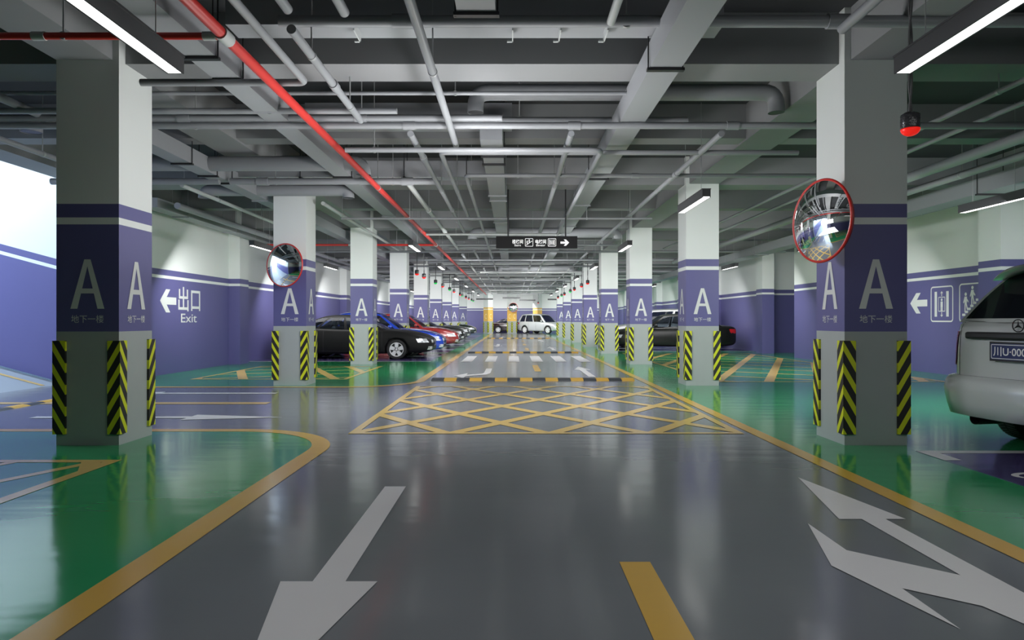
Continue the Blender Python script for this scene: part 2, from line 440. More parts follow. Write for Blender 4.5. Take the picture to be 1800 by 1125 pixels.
# drain kerb along the ramp wall
mb = MB()
for i in range(2):
    mb.add([(rx0, 14.93 - .07 * i, .03), (X1, 14.93 - .07 * i, (rx0 - X1) * rs_ + .03), (X1, 14.97 - .07 * i, (rx0 - X1) * rs_ + .03), (rx0, 14.97 - .07 * i, .03)], [(0, 1, 2, 3)])
struct(mb.build('trim_1', mat('kerb_teal', (.15, .24, .25), .5)))

# ------------------------------------------------------------------ walls
def wall(name, x0, x1, y0, y1, z1=ZS): struct(band_box(x0, x1, y0, y1, z1, plinth=False).build(name, [GREYP, PURPLE, WHITE]))
wall('wall_left', XL - .2, XL, 15.2, YE)
wall('wall_left_near', -9.3, -9.1, -4.2, 8.0)
wall('wall_end', XL - .2, 13.5, YE, YE + .2)
wall('wall_behind', -9.3, 13.5, -4.2, -4.0)
wall('wall_right_near', XR, XR + .2, -4.2, 21.6)
wall('wall_right_block', 10.5, 11.3, 21.6, 25.4)
wall('wall_right_alcove', 13.2, 13.4, 25.4, 29.3)
wall('wall_right_alcove_back', 10.94, 13.4, 29.3, 29.5)
wall('wall_right_alcove_side', 11.3, 13.4, 25.2, 25.4)
wall('wall_right_far', 10.85, 11.05, 29.5, YE)
for n in range(0, 10):
    y = CY0 + n * DY
    if n >= 2: struct(band_box(XL - .01, -8.58, y, y + .7, ZS, False).build('wall_pilaster', [GREYP, PURPLE, WHITE]))
    if n in (0, 1): struct(band_box(10.44, XR + .01, y, y + .7, ZS, False).build('wall_pilaster', [GREYP, PURPLE, WHITE]))
    if n >= 3: struct(band_box(10.44, 10.94, y, y + .7, ZS, False).build('wall_pilaster', [GREYP, PURPLE, WHITE]))

# wall signs
WSIGN = mat('wall_sign_paint', (.68, .70, .70), .5)
def sign_arrow(w, h):                     # arrow pointing to -x in xz plane
    t = .26 * h
    return [[(0, h / 2), (w * .36, h), (w * .62, h), (w * .40, h / 2 + t * .62), (w, h / 2 + t * .62), (w, h / 2 - t * .62), (w * .40, h / 2 - t * .62), (w * .62, 0), (w * .36, 0)]]
def flat(polys, d=.004):
    mb = MB()
    for p in polys:
        a = sum(p[j][0] * p[(j + 1) % len(p)][1] - p[(j + 1) % len(p)][0] * p[j][1] for j in range(len(p)))
        mb.add([(x, -d, z) for x, z in (p if a > 0 else p[::-1])], [tuple(range(len(p)))])
    return mb
def frame_polys(x0, x1, z0, z1, t, r=.06, n=5):
    def rr(x0, x1, z0, z1, r):
        o = []
        for cx, cz, a in ((x1 - r, z1 - r, 0), (x0 + r, z1 - r, 90), (x0 + r, z0 + r, 180), (x1 - r, z0 + r, 270)):
            for i in range(n + 1):
                q = math.radians(a + 90 * i / n); o.append((cx + r * math.cos(q), cz + r * math.sin(q)))
        return o
    A = rr(x0, x1, z0, z1, r); B = rr(x0 + t, x1 - t, z0 + t, z1 - t, max(r - t, .002))
    return [[A[i], A[(i + 1) % len(A)], B[(i + 1) % len(A)], B[i]] for i in range(len(A))]
def disc_poly(cx, cz, r, n=12): return [(cx + r * math.cos(2 * PI * i / n), cz + r * math.sin(2 * PI * i / n)) for i in range(n)]
def rect(x0, x1, z0, z1): return [(x0, z0), (x1, z0), (x1, z1), (x0, z1)]
def elevator_icon(w, h, t):
    P = frame_polys(0, w, 0, h, t, .1 * w)
    P += [rect(.18 * w, .29 * w, .15 * h, .85 * h), rect(.70 * w, .81 * w, .15 * h, .85 * h)]
    P += frame_polys(.35 * w, .65 * w, .29 * h, .70 * h, t * .55, .02 * w)
    P += [disc_poly(.5 * w, .62 * h, .04 * h), rect(.45 * w, .55 * w, .42 * h, .57 * h), rect(.455 * w, .495 * w, .31 * h, .42 * h), rect(.505 * w, .545 * w, .31 * h, .42 * h),
          rect(.485 * w, .515 * w, .72 * h, .82 * h), [(.44 * w, .80 * h), (.56 * w, .80 * h), (.5 * w, .86 * h)],
          rect(.485 * w, .515 * w, .18 * h, .28 * h), [(.44 * w, .20 * h), (.56 * w, .20 * h), (.5 * w, .14 * h)]]
    return P
def stairs_icon(w, h, t):
    P = frame_polys(0, w, 0, h, t, .1 * w)
    for i in range(7):
        x = .12 * w + i * .105 * w; z = .16 * h + i * .075 * h
        P.append(rect(x, x + .125 * w, z, z + .06 * h))
    for (bx, bz) in ((.26 * w, .26 * h), (.52 * w, .42 * h)):
        P += [disc_poly(bx, bz + .46 * h, .045 * h), [(bx - .05 * w, bz + .40 * h), (bx + .05 * w, bz + .40 * h), (bx + .04 * w, bz + .2 * h), (bx - .04 * w, bz + .2 * h)],
              [(bx - .045 * w, bz + .2 * h), (bx + .0 * w, bz + .2 * h), (bx - .01 * w, bz), (bx - .05 * w, bz)],
              [(bx, bz + .2 * h), (bx + .045 * w, bz + .2 * h), (bx + .09 * w, bz + .06 * h), (bx + .05 * w, bz + .05 * h)],
              [(bx + .04 * w, bz + .36 * h), (bx + .11 * w, bz + .28 * h), (bx + .10 * w, bz + .24 * h), (bx + .03 * w, bz + .30 * h)],
              [(bx - .05 * w, bz + .38 * h), (bx - .10 * w, bz + .25 * h), (bx - .08 * w, bz + .22 * h), (bx - .03 * w, bz + .30 * h)]]
    return P
# left wall: arrow, exit in two languages; local +x runs along +Y of the world, face toward +X
t = thing('exit_wall_sign', 'white arrow and bilingual exit lettering painted on the left purple wall', 'wall sign', (XL, 17.31, 0), PI / 2)
flat(sign_arrow(.84, .60)).build('arrow', WSIGN, t, loc=(0, 0, 1.60))
mt, _ = text_mb('出口', .66, 1.28, .004, .012); mt.build('chinese_lettering', WSIGN, t, loc=(.95, 0, 1.64))
mt, _ = text_mb('Exit', .24, .92, .004, .004); mt.build('english_lettering', WSIGN, t, loc=(1.10, 0, 1.335))
# right wall: arrow, lift and stairs pictograms; local +x runs along -Y
t = thing('lift_and_stairs_wall_sign', 'white arrow with lift and stairs pictograms painted on the right purple wall', 'wall sign', (XR, 19.02, 0), -PI / 2)
flat(sign_arrow(.78, .56)).build('arrow', WSIGN, t, loc=(0, 0, 1.58))
flat(elevator_icon(.92, .93, .035)).build('lift_pictogram', WSIGN, t, loc=(.93, 0, 1.35))
flat(stairs_icon(.94, .95, .035)).build('stairs_pictogram', WSIGN, t, loc=(2.08, 0, 1.35))

# ------------------------------------------------------------------ columns
def guard_mesh():
    """L-shaped hazard guard for the corner at (0,0); column occupies +x,+y"""
    me = bpy.data.meshes.new('corner_guard'); bm = bmesh.new(); uvl = bm.loops.layers.uv.new('UVMap')
    T, W, z0, z1 = .028, .115, .127, 1.171
    def q(pts, uvs):
        f = bm.faces.new([bm.verts.new(p) for p in pts])
        for l, u in zip(f.loops, uvs): l[uvl].uv = u
    q([(-T, -T, z0), (W, -T, z0), (W, -T, z1), (-T, -T, z1)], [(0, z0), (W + T, z0), (W + T, z1), (0, z1)])
    q([(-T, W, z0), (-T, -T, z0), (-T, -T, z1), (-T, W, z1)], [(W + T, z0), (0, z0), (0, z1), (W + T, z1)])
    q([(W, -T, z0), (W, 0, z0), (W, 0, z1), (W, -T, z1)], [(W + T, z0), (W + T, z0), (W + T, z1), (W + T, z1)])
    q([(-T, W, z1), (0, W, z1), (0, W, z0), (-T, W, z0)], [(W + T, z1), (W + T, z1), (W + T, z0), (W + T, z0)])
    for z, fl in ((z1, 0), (z0, 1)):
        P = [(-T, -T), (W, -T), (W, 0), (0, 0), (0, W), (-T, W)]
        P2 = [(*p, z) for p in P]
        uv = [(0, z)] + [(W + T, z)] * 4 + [(W + T, z)]
        q(P2 if not fl else P2[::-1], uv if not fl else uv[::-1])
    bm.to_mesh(me); bm.free(); me.materials.append(STRIPES); return me
GUARD = guard_mesh()
def A_poly(w, h):
    ax = .185 * w / 2; fw = .205 * w
    z1, z2 = .31 * h, .41 * h
    def xo(z): return ax + (w / 2 - ax) * (1 - z / h)
    si = (w / 2 - fw) / (h * .86)
    def xi(z): return max((w / 2 - fw) - si * z, 0)
    L = [(-w / 2, 0), (-(w / 2 - fw), 0), (-xi(z1), z1), (-xi(z2), z2), (0, h * .86), (0, h), (-ax, h)]
    R = [(-x, z) for x, z in L][::-1]
    bar = [(-xi(z1), z1), (xi(z1), z1), (xi(z2), z2), (-xi(z2), z2)]
    return [L, R, bar]
LM = flat(A_poly(.38, .552)).mesh('letter_mark', LETTER)
_m, _w = text_mb('地下一楼', .086, .363, .004); LNM = _m.xf(Matrix.Translation((-_w / 2, 0, 0))).mesh('floor_name', LETTER)
SHAFT = band_box(-.35, .35, -.35, .35, ZS).mesh('shaft', [GREYP, PURPLE, WHITE])
def fill_column(t, shaft=SHAFT, letters=True, guards=True):
    link('shaft', shaft, t)
    if guards:
        for k in range(4):
            a = k * PI / 2; c = Matrix.Rotation(a, 3, 'Z') @ Vector((-.35, -.35, 0))
            link('corner_guard', GUARD, t, c, (0, 0, a))
    if letters:
        for k in range(4):
            a = k * PI / 2; d = Matrix.Rotation(a, 3, 'Z') @ Vector((0, -.35, 0))
            o = link('letter_mark', LM, t, (d.x, d.y, 1.529), (0, 0, a))
            link('floor_name', LNM, t, (d.x, d.y, 1.372), (0, 0, a))
rank = ['nearest', 'second', 'third', 'fourth', 'fifth', 'sixth', 'seventh', 'eighth', 'ninth']
extra_l = {0: ', beside the curved green floor corner', 1: ', with the round mirror on its front', 2: ', in front of the black sedan', 3: ', between the blue car and the red car'}
extra_r = {0: ', with the round mirror on its side', 1: ', in front of the black car tail', 2: ', by the crosswalk end'}
L0 = thing('concrete_column', 'nearest column of the left row marked A, beside the curved green floor corner', 'column', ((LXO + LXI) / 2, CY0 + .35, 0))
fill_column(L0)
for n in range(1, 9):
    y = CY0 + n * DY + (.7 if n < 8 else 2.1) / 2
    c = clone(L0, ((LXO + LXI) / 2, CY0 + n * DY + .35 + (2.8 if n == 8 else 0), 0), f'{rank[n]} column of the left row marked A' + extra_l.get(n, ''))
for n in range(0, 8):
    clone(L0, ((RXO + RXI) / 2, CY0 + n * DY + .35, 0), f'{rank[n]} column of the right row marked A' + extra_r.get(n, ''))
# far yellow columns, turned 45 degrees
YSH = band_box(-.35, .35, -.35, .35, ZS).mesh('shaft', [GREYP, YELLOWP, WHITE])
CM, cwid = text_mb('C', .50, .30, .004); CMM = CM.xf(Matrix.Translation((-.15, 0, 1.53))).mesh('letter_mark', LETTER_Y)
for x, lab in ((-2.45, 'yellow and white column at the aisle end left of the dark sedan'), (.0, 'yellow and white column at the aisle end carrying a round mirror'), (2.75, 'yellow and white column at the aisle end behind the silver car')):
    t = thing('concrete_column', lab, 'column', (x, 73.6 if x > 1 else 70.5, 0), PI / 4)
    fill_column(t, YSH, False, True)
    for k in range(4):
        a = k * PI / 2; d = Matrix.Rotation(a, 3, 'Z') @ Vector((0, -.35, 0)); link('letter_mark', CMM, t, (d.x, d.y, 0), (0, 0, a))

# ------------------------------------------------------------------ ceiling structure
def sbox(name, *b, material=BEAM): 
    mb = MB(); mb.box(*b); return struct(mb.build(name, material))
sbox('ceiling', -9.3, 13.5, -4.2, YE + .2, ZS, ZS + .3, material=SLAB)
for n in range(-1, 10):
    y = CY0 + n * DY
    if y + .13 > -4: sbox('ceiling_beam', -8.9 if y > 15 else -9.1, 13.3, y + .13, y + .7, ZB, ZS)
    ys = y + 3.42
    sbox('ceiling_beam', -8.9 if ys > 15 else -9.1, 13.3, ys, ys + .39, ZB + .03, ZS)
for x0, x1 in ((-5.097, -4.467), (3.79, 4.416), (10.3, 10.9)):
    sbox('ceiling_beam', x0, x1, -4, YE, ZB - .002, ZS)
sbox('ceiling_beam', -9.35, -8.72, -4, YE, ZB - .001, 6.2).name = 'ceiling_edge_beam'

def zat(px, py, z):                       # reading aid: where a sight line meets the height z
    d = (z - CAMH) * F / (562.5 - py); return (px - 900) * d / F, d
def elbow_path(pts, r):
    out = [Vector(pts[0])]
    for i in range(1, len(pts) - 1):
        a, b, c = Vector(pts[i - 1]), Vector(pts[i]), Vector(pts[i + 1])
        u = (a - b).normalized(); v = (c - b).normalized()
        p, q = b + u * r, b + v * r
        for k in range(7):
            s = k / 6; out.append((p * (1 - s) + b * s) * (1 - s) + (b * (1 - s) + q * s) * s)
    out.append(Vector(pts[-1])); return out
def pipe(pts, dia, material, label, name='steel_pipe', cat='pipe', collars=(), group=None, er=None, hang=()):
    """a pipe thing: tube, couplings as parts, thin hanger rods"""
    P = elbow_path(pts, er or dia * 1.3) if len(pts) > 2 else [Vector(p) for p in pts]
    o = P[0].copy()
    t = thing(name, label, cat, o, 0, group)
    mb = MB(); mb.tube([p - o for p in P], dia / 2); mb.build('pipe_run', material, t)
    for c, ax in collars:
        c = Vector(c) - o; h = Vector({'x': (dia * .9, 0, 0), 'y': (0, dia * .9, 0)}[ax])
        mb = MB(); mb.tube([c - h, c + h], dia * .62); mb.build('coupling', PIPE_L if material is PIPE_L else (PIPE if material is not RED else PIPE_L), t)
    if not hang:
        i = max(range(len(pts) - 1), key=lambda i: (Vector(pts[i + 1]) - Vector(pts[i])).length)
        a, b = Vector(pts[i]), Vector(pts[i + 1]); hang = [a.lerp(b, .22), a.lerp(b, .79)]
    for c in hang:
        c = Vector(c) - o; mb = MB(); mb.tube([c, (c.x, c.y, ZS - o.z)], .008, 6); 
        mb.tube([c + Vector((0, -.02, 0)), c + Vector((0, .02, 0))], dia * .56, 12); mb.build('hanger', STEEL, t)
    return t
def duct(x0, x1, y0, y1, z0, z1, label, flanges=(), group=None, material=None, along='y', hang=True):
    t = thing('air_duct', label, 'air duct', (x0, y0, z0), 0, group)
    mb = MB(); mb.box(0, x1 - x0, 0, y1 - y0, 0, z1 - z0); mb.build('duct_body', material or DUCT, t)
    for f in flanges:
        mb = MB(); e = .03
        if along == 'y':
            mb.box(-e, x1 - x0 + e, f - y0, f - y0 + .06, -e, -.001); 
            if hang:
                for x in (-e * .5, x1 - x0 + e * .5): mb.tube([(x, f - y0 + .03, -e), (x, f - y0 + .03, ZS - z0)], .008, 6)
        else:
            mb.box(f - x0, f - x0 + .05, -e, y1 - y0 + e, -e, -.001)
            if hang:
                for y in (-e * .5, y1 - y0 + e * .5): mb.tube([(f - x0 + .025, y, -e), (f - x0 + .025, y, ZS - z0)], .008, 6)
        mb.build('flange', DARKM if f < 13 else DUCT, t)
    return t

K = 2.6                                     # height of the long ducts above the eye
def fl(z, *ys): return [(z - CAMH) * F / (562.5 - y) for y in ys]
ZD = CAMH + K
fE = fl(ZD, 118, 313, 360, 397) + [31.5, 38, 45.4, 52]
duct(.547 * K, .672 * K, -3.9, 68, ZD, ZD + .28, 'long grey rectangular air duct running the aisle right of centre', fE)
duct(-.179 * K, -.053 * K, -3.9, 5.80, ZD, ZD + .28, 'short grey rectangular duct overhead at the top centre', [1.5, 5.75])
duct(-.179 * K, -.053 * K, 9.85, 68, ZD, ZD + .28, 'long grey rectangular duct hanging along the middle of the aisle', fl(ZD, 273, 287, 343, 352, 390) + [31, 31.5, 38, 45, 52])
duct(-1.238 * K, -1.124 * K, -3.9, 68, ZD, ZD + .28, 'long grey rectangular duct left of the red pipe', fl(ZD, 98, 138, 310) + [17, 24, 31])
duct(-2.144 * K, -2.03 * K, 8.4, 68, ZD - .02, ZD + .24, 'pale rectangular duct outside the left row of columns', fl(ZD, 284, 306, 319, 350) + [24, 31])
duct(8.55, 9.0, -3.9, 68, 3.72, 4.0, 'dark rectangular duct along the right wall', [9.2, 11.0, 12.5, 18, 24, 30])
duct(-8.45, -8.1, 15.6, 68, 3.98, 4.2, 'rectangular duct close along the left wall', [17, 20, 24, 30, 36])
# transverse box duct ahead of the first beam, with small brackets
t = duct(-2.84, 2.1, 6.76, 7.09, 4.33, 4.62, 'wide flat box duct crossing above the nearest columns', (), along='x')
for x in (-1.55, -.0, .47, .93):
    mb = MB(); mb.box(0, .012, -.1, .2, -.1, -.001); mb.box(-.05, .012, .17, .2, -.1, -.085); mb.build('bracket', PIPE_L, t, loc=(x + 2.84, 0, 0))
t = duct(-5.9, -.5, 13.15, 13.50, 4.16, 4.47, 'wide flat box duct crossing behind the second left lamp', (-4.1, -3.2, -2.1, -.9), along='x')
duct(-3.05, .0, 10.05, 10.5, 4.30, 4.6, 'box duct crossing ahead of the long duct middle', (), along='x')

# --- long (aisle direction) pipes
def longi(r, z, y0, y1, dia, label, material=PIPE, hooks=(), **kw):
    X = r * (z - CAMH)
    return pipe([(X, y0, z), (X, y1, z)], dia, material, label, hang=[(X, y, z) for y in hooks], **kw)
pipe([(-2.495, -3.9, 3.865), (-2.495, 66, 3.865)], .10, RED, 'long red fire pipe running the whole left side of the aisle', 'red_fire_pipe',
     collars=[((-2.495, 5.92, 3.865), 'y'), ((-2.495, 22.4, 3.865), 'y')], hang=[(-2.495, y, 3.865) for y in (12.7, 18.6, 24.5, 31, 38)])
pipe([(-9.0, 5.92, 3.865), (-2.53, 5.92, 3.865)], .062, RED, 'red branch pipe crossing in front of the nearest left column', 'red_fire_pipe', collars=[((-4.1, 5.92, 3.865), 'x'), ((-2.62, 5.92, 3.865), 'x')])
pipe([(-8.5, 22.4, 3.865), (-2.53, 22.4, 3.865)], .07, RED, 'red branch pipe crossing behind the third left column', 'red_fire_pipe', collars=[((-5.3, 22.4, 3.865), 'x')])
pipe([(-2.225, -3.9, 3.963), (-2.225, 7.36, 3.963), (-4.0, 7.36, 3.963)], .078, PIPE, 'grey pipe coming overhead and bending left to the nearest column')
pipe([(-2.02, -3.9, 4.20), (-2.02, 6.15, 4.20)], .09, PIPE, 'short grey pipe overhead ending at the wide crossing pipe')
pipe([(-1.94, 6.0, 3.96), (-1.94, 8.75, 3.96)], .085, PIPE, 'grey pipe dropping under the nearest beam beside the red pipe', collars=[((-1.94, 7.45, 3.96), 'y')])
longi(-.545, 4.15, -3.9, 6.1, .09, 'grey pipe stub overhead left of the top centre duct')
longi(-.32, 3.86, -3.9, 9.6, .085, 'grey pipe running overhead between the red pipe and centre')
longi(.332, 4.0, 1.5, 5.95, .075, 'bright white pipe end overhead right of centre', PIPE_L)
longi(1.135, 3.98, -3.9, 6.05, .09, 'grey pipe overhead above the nearest right column')
ZQ = 3.86
longi(-.545, ZQ, 9.0, 19.0, .085, 'long grey pipe under the ceiling, leftmost of three beside the middle duct', hooks=(13, 17), collars=[((-.545 * (ZQ - CAMH), 10.35, ZQ), 'y'), ((-.545 * (ZQ - CAMH), 15.3, ZQ), 'y')])
XR_, XS_ = -.425 * (ZQ - CAMH), -.32 * (ZQ - CAMH)
pipe([(4.2, 10.02, ZQ), (XR_, 10.02, ZQ), (XR_, 16.6, ZQ), (XR_ + .9, 16.6, ZQ)], .075, PIPE, 'grey pipe bent at both ends, middle of three beside the middle duct', hang=[(XR_, 13, ZQ)])
pipe([(5.2, 11.62, ZQ), (XS_, 11.62, ZQ), (XS_, 26.5, ZQ)], .07, PIPE, 'grey pipe crossing the aisle then bending along the middle duct', hang=[(XS_, 13.2, ZQ), (.1, 11.62, ZQ), (.9, 11.62, ZQ)], collars=[((.25, 11.62, ZQ), 'x'), ((2.1, 11.62, ZQ), 'x')])
pipe([(-2.3, 9.42, 3.75), (1.24, 9.42, 3.75), (1.24, 24, 3.75)], .075, PIPE, 'grey pipe crossing the aisle then bending along the right duct', hang=[(-1.9, 9.42, 3.75)], er=.16)
longi(.318, ZQ, 9.0, 22, .085, 'long grey pipe between the middle duct and the right duct', hooks=(12.6, 17.8), collars=[((.318 * (ZQ - CAMH), 9.6, ZQ), 'y'), ((.318 * (ZQ - CAMH), 12.1, ZQ), 'y'), ((.318 * (ZQ - CAMH), 16.5, ZQ), 'y')])
longi(1.125, ZQ, 9.0, 22, .085, 'long grey pipe in front of the second right column', hooks=(16,), collars=[((1.125 * (ZQ - CAMH), 11.5, ZQ), 'y')])
longi(-.76, 3.95, 12.7, 24.5, .10, 'long white pipe below the ceiling beside the red pipe', PIPE_L, collars=[((-.76 * (3.95 - CAMH), 15.9, 3.95), 'y'), ((-.76 * (3.95 - CAMH), 19.7, 3.95), 'y')], hooks=(15.9,))
longi(-2.45, 3.95, 12.9, 20.8, .08, 'pale pipe over the hatched floor outside the left columns', PIPE_L, hooks=(14.5, 17))
longi(-1.62, 3.95, 14.9, 24.8, .085, 'white pipe close beside the second left column', PIPE_L, hooks=(16.6,), collars=[((-1.62 * (3.95 - CAMH), 16.6, 3.95), 'y')])
# right side, between the columns and the wall
pipe([(7.1, 8.6, 3.95), (7.1, 30, 3.95)], .17, PIPE, 'thick dark pipe running above the right parking side')
pipe([(6.35, 3, 4.1), (6.35, 26, 4.1)], .07, PIPE, 'thin pipe right of the nearest right column, outer of two')
pipe([(5.75, 3, 4.1), (5.75, 26, 4.1)], .07, PIPE, 'thin pipe right of the nearest right column, inner of two')
pipe([(7.9, 10.4, 3.95), (7.9, 17.6, 3.95)], .13, PIPE, 'short thick pipe between lamps and the right wall duct')
pipe([(9.6, 12, 3.9), (9.6, 30, 3.9)], .09, PIPE, 'pipe beside the right wall duct')
# left side
pipe([(-7.2, 6.6, 3.95), (-7.2, 11.5, 3.95)], .085, PIPE, 'grey pipe outside the nearest left column')
pipe([(-6.2, 3.0, 4.1), (-6.2, 9.2, 4.1)], .11, PIPE, 'thicker grey pipe outside the nearest left column')
pipe([(-7.6, 15.5, 4.0), (-7.6, 40, 4.0)], .15, PIPE, 'thick grey pipe running beside the left wall duct')

# --- crossing pipes
def cross(x0, x1, y, z, dia, label, material=PIPE, col=(), **kw):
    return pipe([(x0, y, z), (x1, y, z)], dia, material, label, collars=[((c, y, z), 'x') for c in col], **kw)
cross(-2.25, 13, 6.60, 4.29, .115, 'wide grey pipe crossing near the top of the view', col=(-1.05, 3.15))
cross(-9, 1.5, 8.48, 4.22, .05, 'thin bright pipe crossing under the nearest beam')
cross(-9, -1.44, 8.55, 4.02, .075, 'grey pipe crossing left of the aisle behind the nearest beam')
cross(-8.9, -.13, 8.95, 4.05, .09, 'grey pipe crossing left with a tee at the beam', col=(-1.98, -4.3))
cross(-9, 13, 8.98, 3.96, .09, 'long grey pipe crossing the whole aisle with tees', col=(-1.35, .82, 2.9))
cross(-8.9, 2.5, 9.75, 4.22, .16, 'thick grey pipe crossing high behind the nearest beam')
cross(-5.2, -1.4, 12.6, 3.96, .12, 'pale pipe crossing ahead of the second left column', PIPE, col=(-1.93, -4.6))
cross(-8.5, -5.4, 12.6, 3.96, .12, 'pale pipe crossing above the crossing lane beside the left wall', PIPE, col=(-7.3,))
cross(-3.9, 3.2, 15.6, 3.72, .05, 'thin dark pipe crossing the aisle beyond the second columns')
cross(-2.35, 1.35, 18.7, 3.75, .06, 'thin bright pipe crossing the aisle left of the hanging sign', PIPE_L, col=(.75,))
# round elbowed ducts
def round_duct(x0, x1, y, z, r, label, drop=.25, group=None):
    t = thing('round_air_duct', label, 'air duct', ((x0 + x1) / 2, y, z), 0, group); c = (x0 + x1) / 2
    pts = elbow_path([(x0 - c, 0, -drop), (x0 - c, 0, 0), (x1 - c, 0, 0), (x1 - c, 0, -drop)], min(r * 1.7, drop * .93))
    mb = MB(); mb.tube(pts, r, 20, caps=False); mb.build('duct_tube', DUCT, t)
    for q in (pts[0], pts[-1]):
        mb = MB(); mb.tube([Vector(q) + Vector((0, 0, .005)), Vector(q) + Vector((0, 0, .03))], r * .96, 20); mb.build('outlet_grille', DARKM, t)
    return t
round_duct(-.5, 3.62, 9.35, 4.52, .11, 'round grey duct turned down at both ends above the near aisle', .28)
round_duct(-7.6, -2.6, 11.95, 4.14, .13, 'round duct turned down at the end left of the red pipe', .20)
round_duct(-9, -6.55, 9.3, 4.16, .13, 'round duct turned down outside the nearest left column', .20)
round_duct(-6.4, -3.4, 14.2, 4.1, .12, 'round duct turned down beside the second left column', .16)
round_duct(-1.2, 3.2, 20.7, 4.05, .15, 'round duct turned down at the fourth right column', .2)
round_duct(-.6, 3.0, 34.2, 4.02, .16, 'far round duct turned down over the aisle', .2)

# distant repeats of the same services
for k, n in enumerate(range(3, 9)):
    y = CY0 + n * DY
    g = 'far crossing pipes under the ceiling'; lb_ = 'one of the far grey pipes crossing the aisle ceiling'
    for dy, x0, x1, z, d in ((-5.2, -4.2, 3.6, 3.96, .08), (-4.2, -3.0, 2.2, 3.98, .12), (-2.9, -8.4, 10, 3.965, .09), (-1.2, -1.6, 3.6, 3.80, .07), (1.2, -8, 9.8, 4.02, .12)):
        s = ((n * 37 + int(dy * 10)) % 7 - 3) * .25
        cross(x0 + s, x1 + s * .5, y + dy, z, d, lb_, PIPE if (n + int(dy)) % 3 else PIPE_L, group=g)
    g = 'far pipes along the aisle ceiling'; lb_ = 'one of the far grey pipes running along the aisle ceiling'
    for r, dia in ((-.76, .09), (-.545, .08), (-.32, .07), (.33, .08), (.53, .08), (1.12, .08)):
        s = ((n * 13 + int(r * 100)) % 5) * .5
        X = r * 2.5
        pipe([(X, y - 3.9 + s, 3.9), (X, y + 2.4, 3.9)], dia, PIPE if n % 2 else PIPE_L, lb_, group=g)

# ------------------------------------------------------------------ lamps
def lamp_proto():
    t = thing('linear_light', 'x', 'light', (0, 0, 0))
    L, w = 1.6, .105
    mb = MB(); mb.box(-w / 2 - .012, w / 2 + .012, 0, L, .012, .125); mb.box(-w / 2 - .018, w / 2 + .018, -.004, L + .004, .125, .14)
    mb.box(-w / 2 - .012, -w / 2, 0, L, 0, .012); mb.box(w / 2, w / 2 + .012, 0, L, 0, .012)
    mb.build('housing', mat('lamp_housing', (.055, .056, .06), .4), t)
    mb = MB(); mb.box(-w / 2, w / 2, .012, L - .012, .003, .0118); mb.build('diffuser', LAMP, t)
    for y in (.3, 1.3):
        mb = MB(); mb.tube([(0, y, .14), (0, y, ZS - 3.32)], .004, 6); mb.build('hanging_wire', STEEL, t)
    return t
LP = lamp_proto(); LP.location = (-2.62, 3.72, 3.32); LP['label'] = 'long hanging lamp at the top of the view left of the red pipe'
for n in range(0, 8):
    y = 3.72 + n * DY
    if n >= 2: clone(LP, (-2.62, y, 3.32), f'hanging lamp left of the aisle just before the {rank[n]} left column')
    clone(LP, (3.04, y, 3.32), 'long hanging lamp crossing the top of the nearest right column' if n == 0 else f'hanging lamp right of the aisle just before the {rank[n]} right column')
for n in range(1, 8):
    y = 3.72 + n * DY
    if n >= 2: clone(LP, (-6.72, y, 3.32), f'hanging lamp near the left wall, level with the {rank[n]} left column')
    clone(LP, (8.08, y, 3.32), f'hanging lamp near the right wall, level with the {rank[n]} right column')
for x, y, lab in ((-3.4, 64.8, 'dark crosswise lamp at the aisle end left of the yellow column'), (-.85, 61.3, 'dark crosswise lamp hanging in front of the far round mirror'), (.75, 68.6, 'dark crosswise lamp at the aisle end above the silver car'), (3.45, 66, 'dark crosswise lamp at the aisle end near the last right column')):
    clone(LP, (x + 1.6, y, 3.32), lab, PI / 2)

# indicator pendants
def pend(lampm):
    t = thing('bay_indicator_lamp', 'x', 'indicator lamp')
    mb = MB()
    for k in (0, PI):
        mb.tube([(.011 * math.cos(k + z * 9), .011 * math.sin(k + z * 9), .02 + z) for z in [i * .06 for i in range(0, 29)]], .010, 8)
    mb.build('cable', CABLE, t)
    mb = MB(); mb.lathe([(0, .02), (.05, .02), (.078, .0), (.08, -.01), (.08, -.11), (.074, -.125), (0, -.125)], 28, 0, 'z'); mb.build('housing', mat('indicator_shell', (.04, .04, .045), .18, bump=.8, bscale=30), t)
    mb = MB(); mb.lathe([(.074, -.125)] + [(.079 * math.cos(a), -.125 - .062 * math.sin(a)) for a in [i * PI / 16 for i in range(0, 9)]], 28, 0, 'z'); mb.build('dome', lampm, t)
    return t
PR = pend(REDL); PG = pend(GREENL)
PR.location = (3.53, 6.05, 3.22); PR['label'] = 'large black pendant with a glowing red dome beside the nearest right column'
seqL = [(25, 'r'), (27, 'r'), (31.1, 'g'), (34.3, 'r'), (38.1, 'g'), (41.0, 'r'), (45.8, 'r'), (47.8, 'g'), (51.6, 'r'), (55, 'r'), (59, 'g'), (61.5, 'g')]
seqR = [(31.4, 'r'), (34.2, 'r'), (38.1, 'r'), (40.8, 'g'), (45.3, 'r'), (48, 'g'), (51.6, 'r')]
used_g = False
for side, seq in ((-1, seqL), (1, seqR)):
    for i, (y, c) in enumerate(seq):
        lab = f'{"red" if c=="r" else "green"} pendant indicator, {["first","second","third","fourth","fifth","sixth","seventh","eighth","ninth","tenth","eleventh","twelfth"][i]} in the far {"left" if side<0 else "right"} row'
        if c == 'g' and not used_g: PG.location = (3.48 * side, y, 3.22); PG['label'] = lab; used_g = True
        else: clone(PR if c == 'r' else PG, (3.48 * side, y, 3.22), lab)
clone(PR, (2.62, 68.2, 3.22), 'red pendant indicator hanging alone above the far silver car')

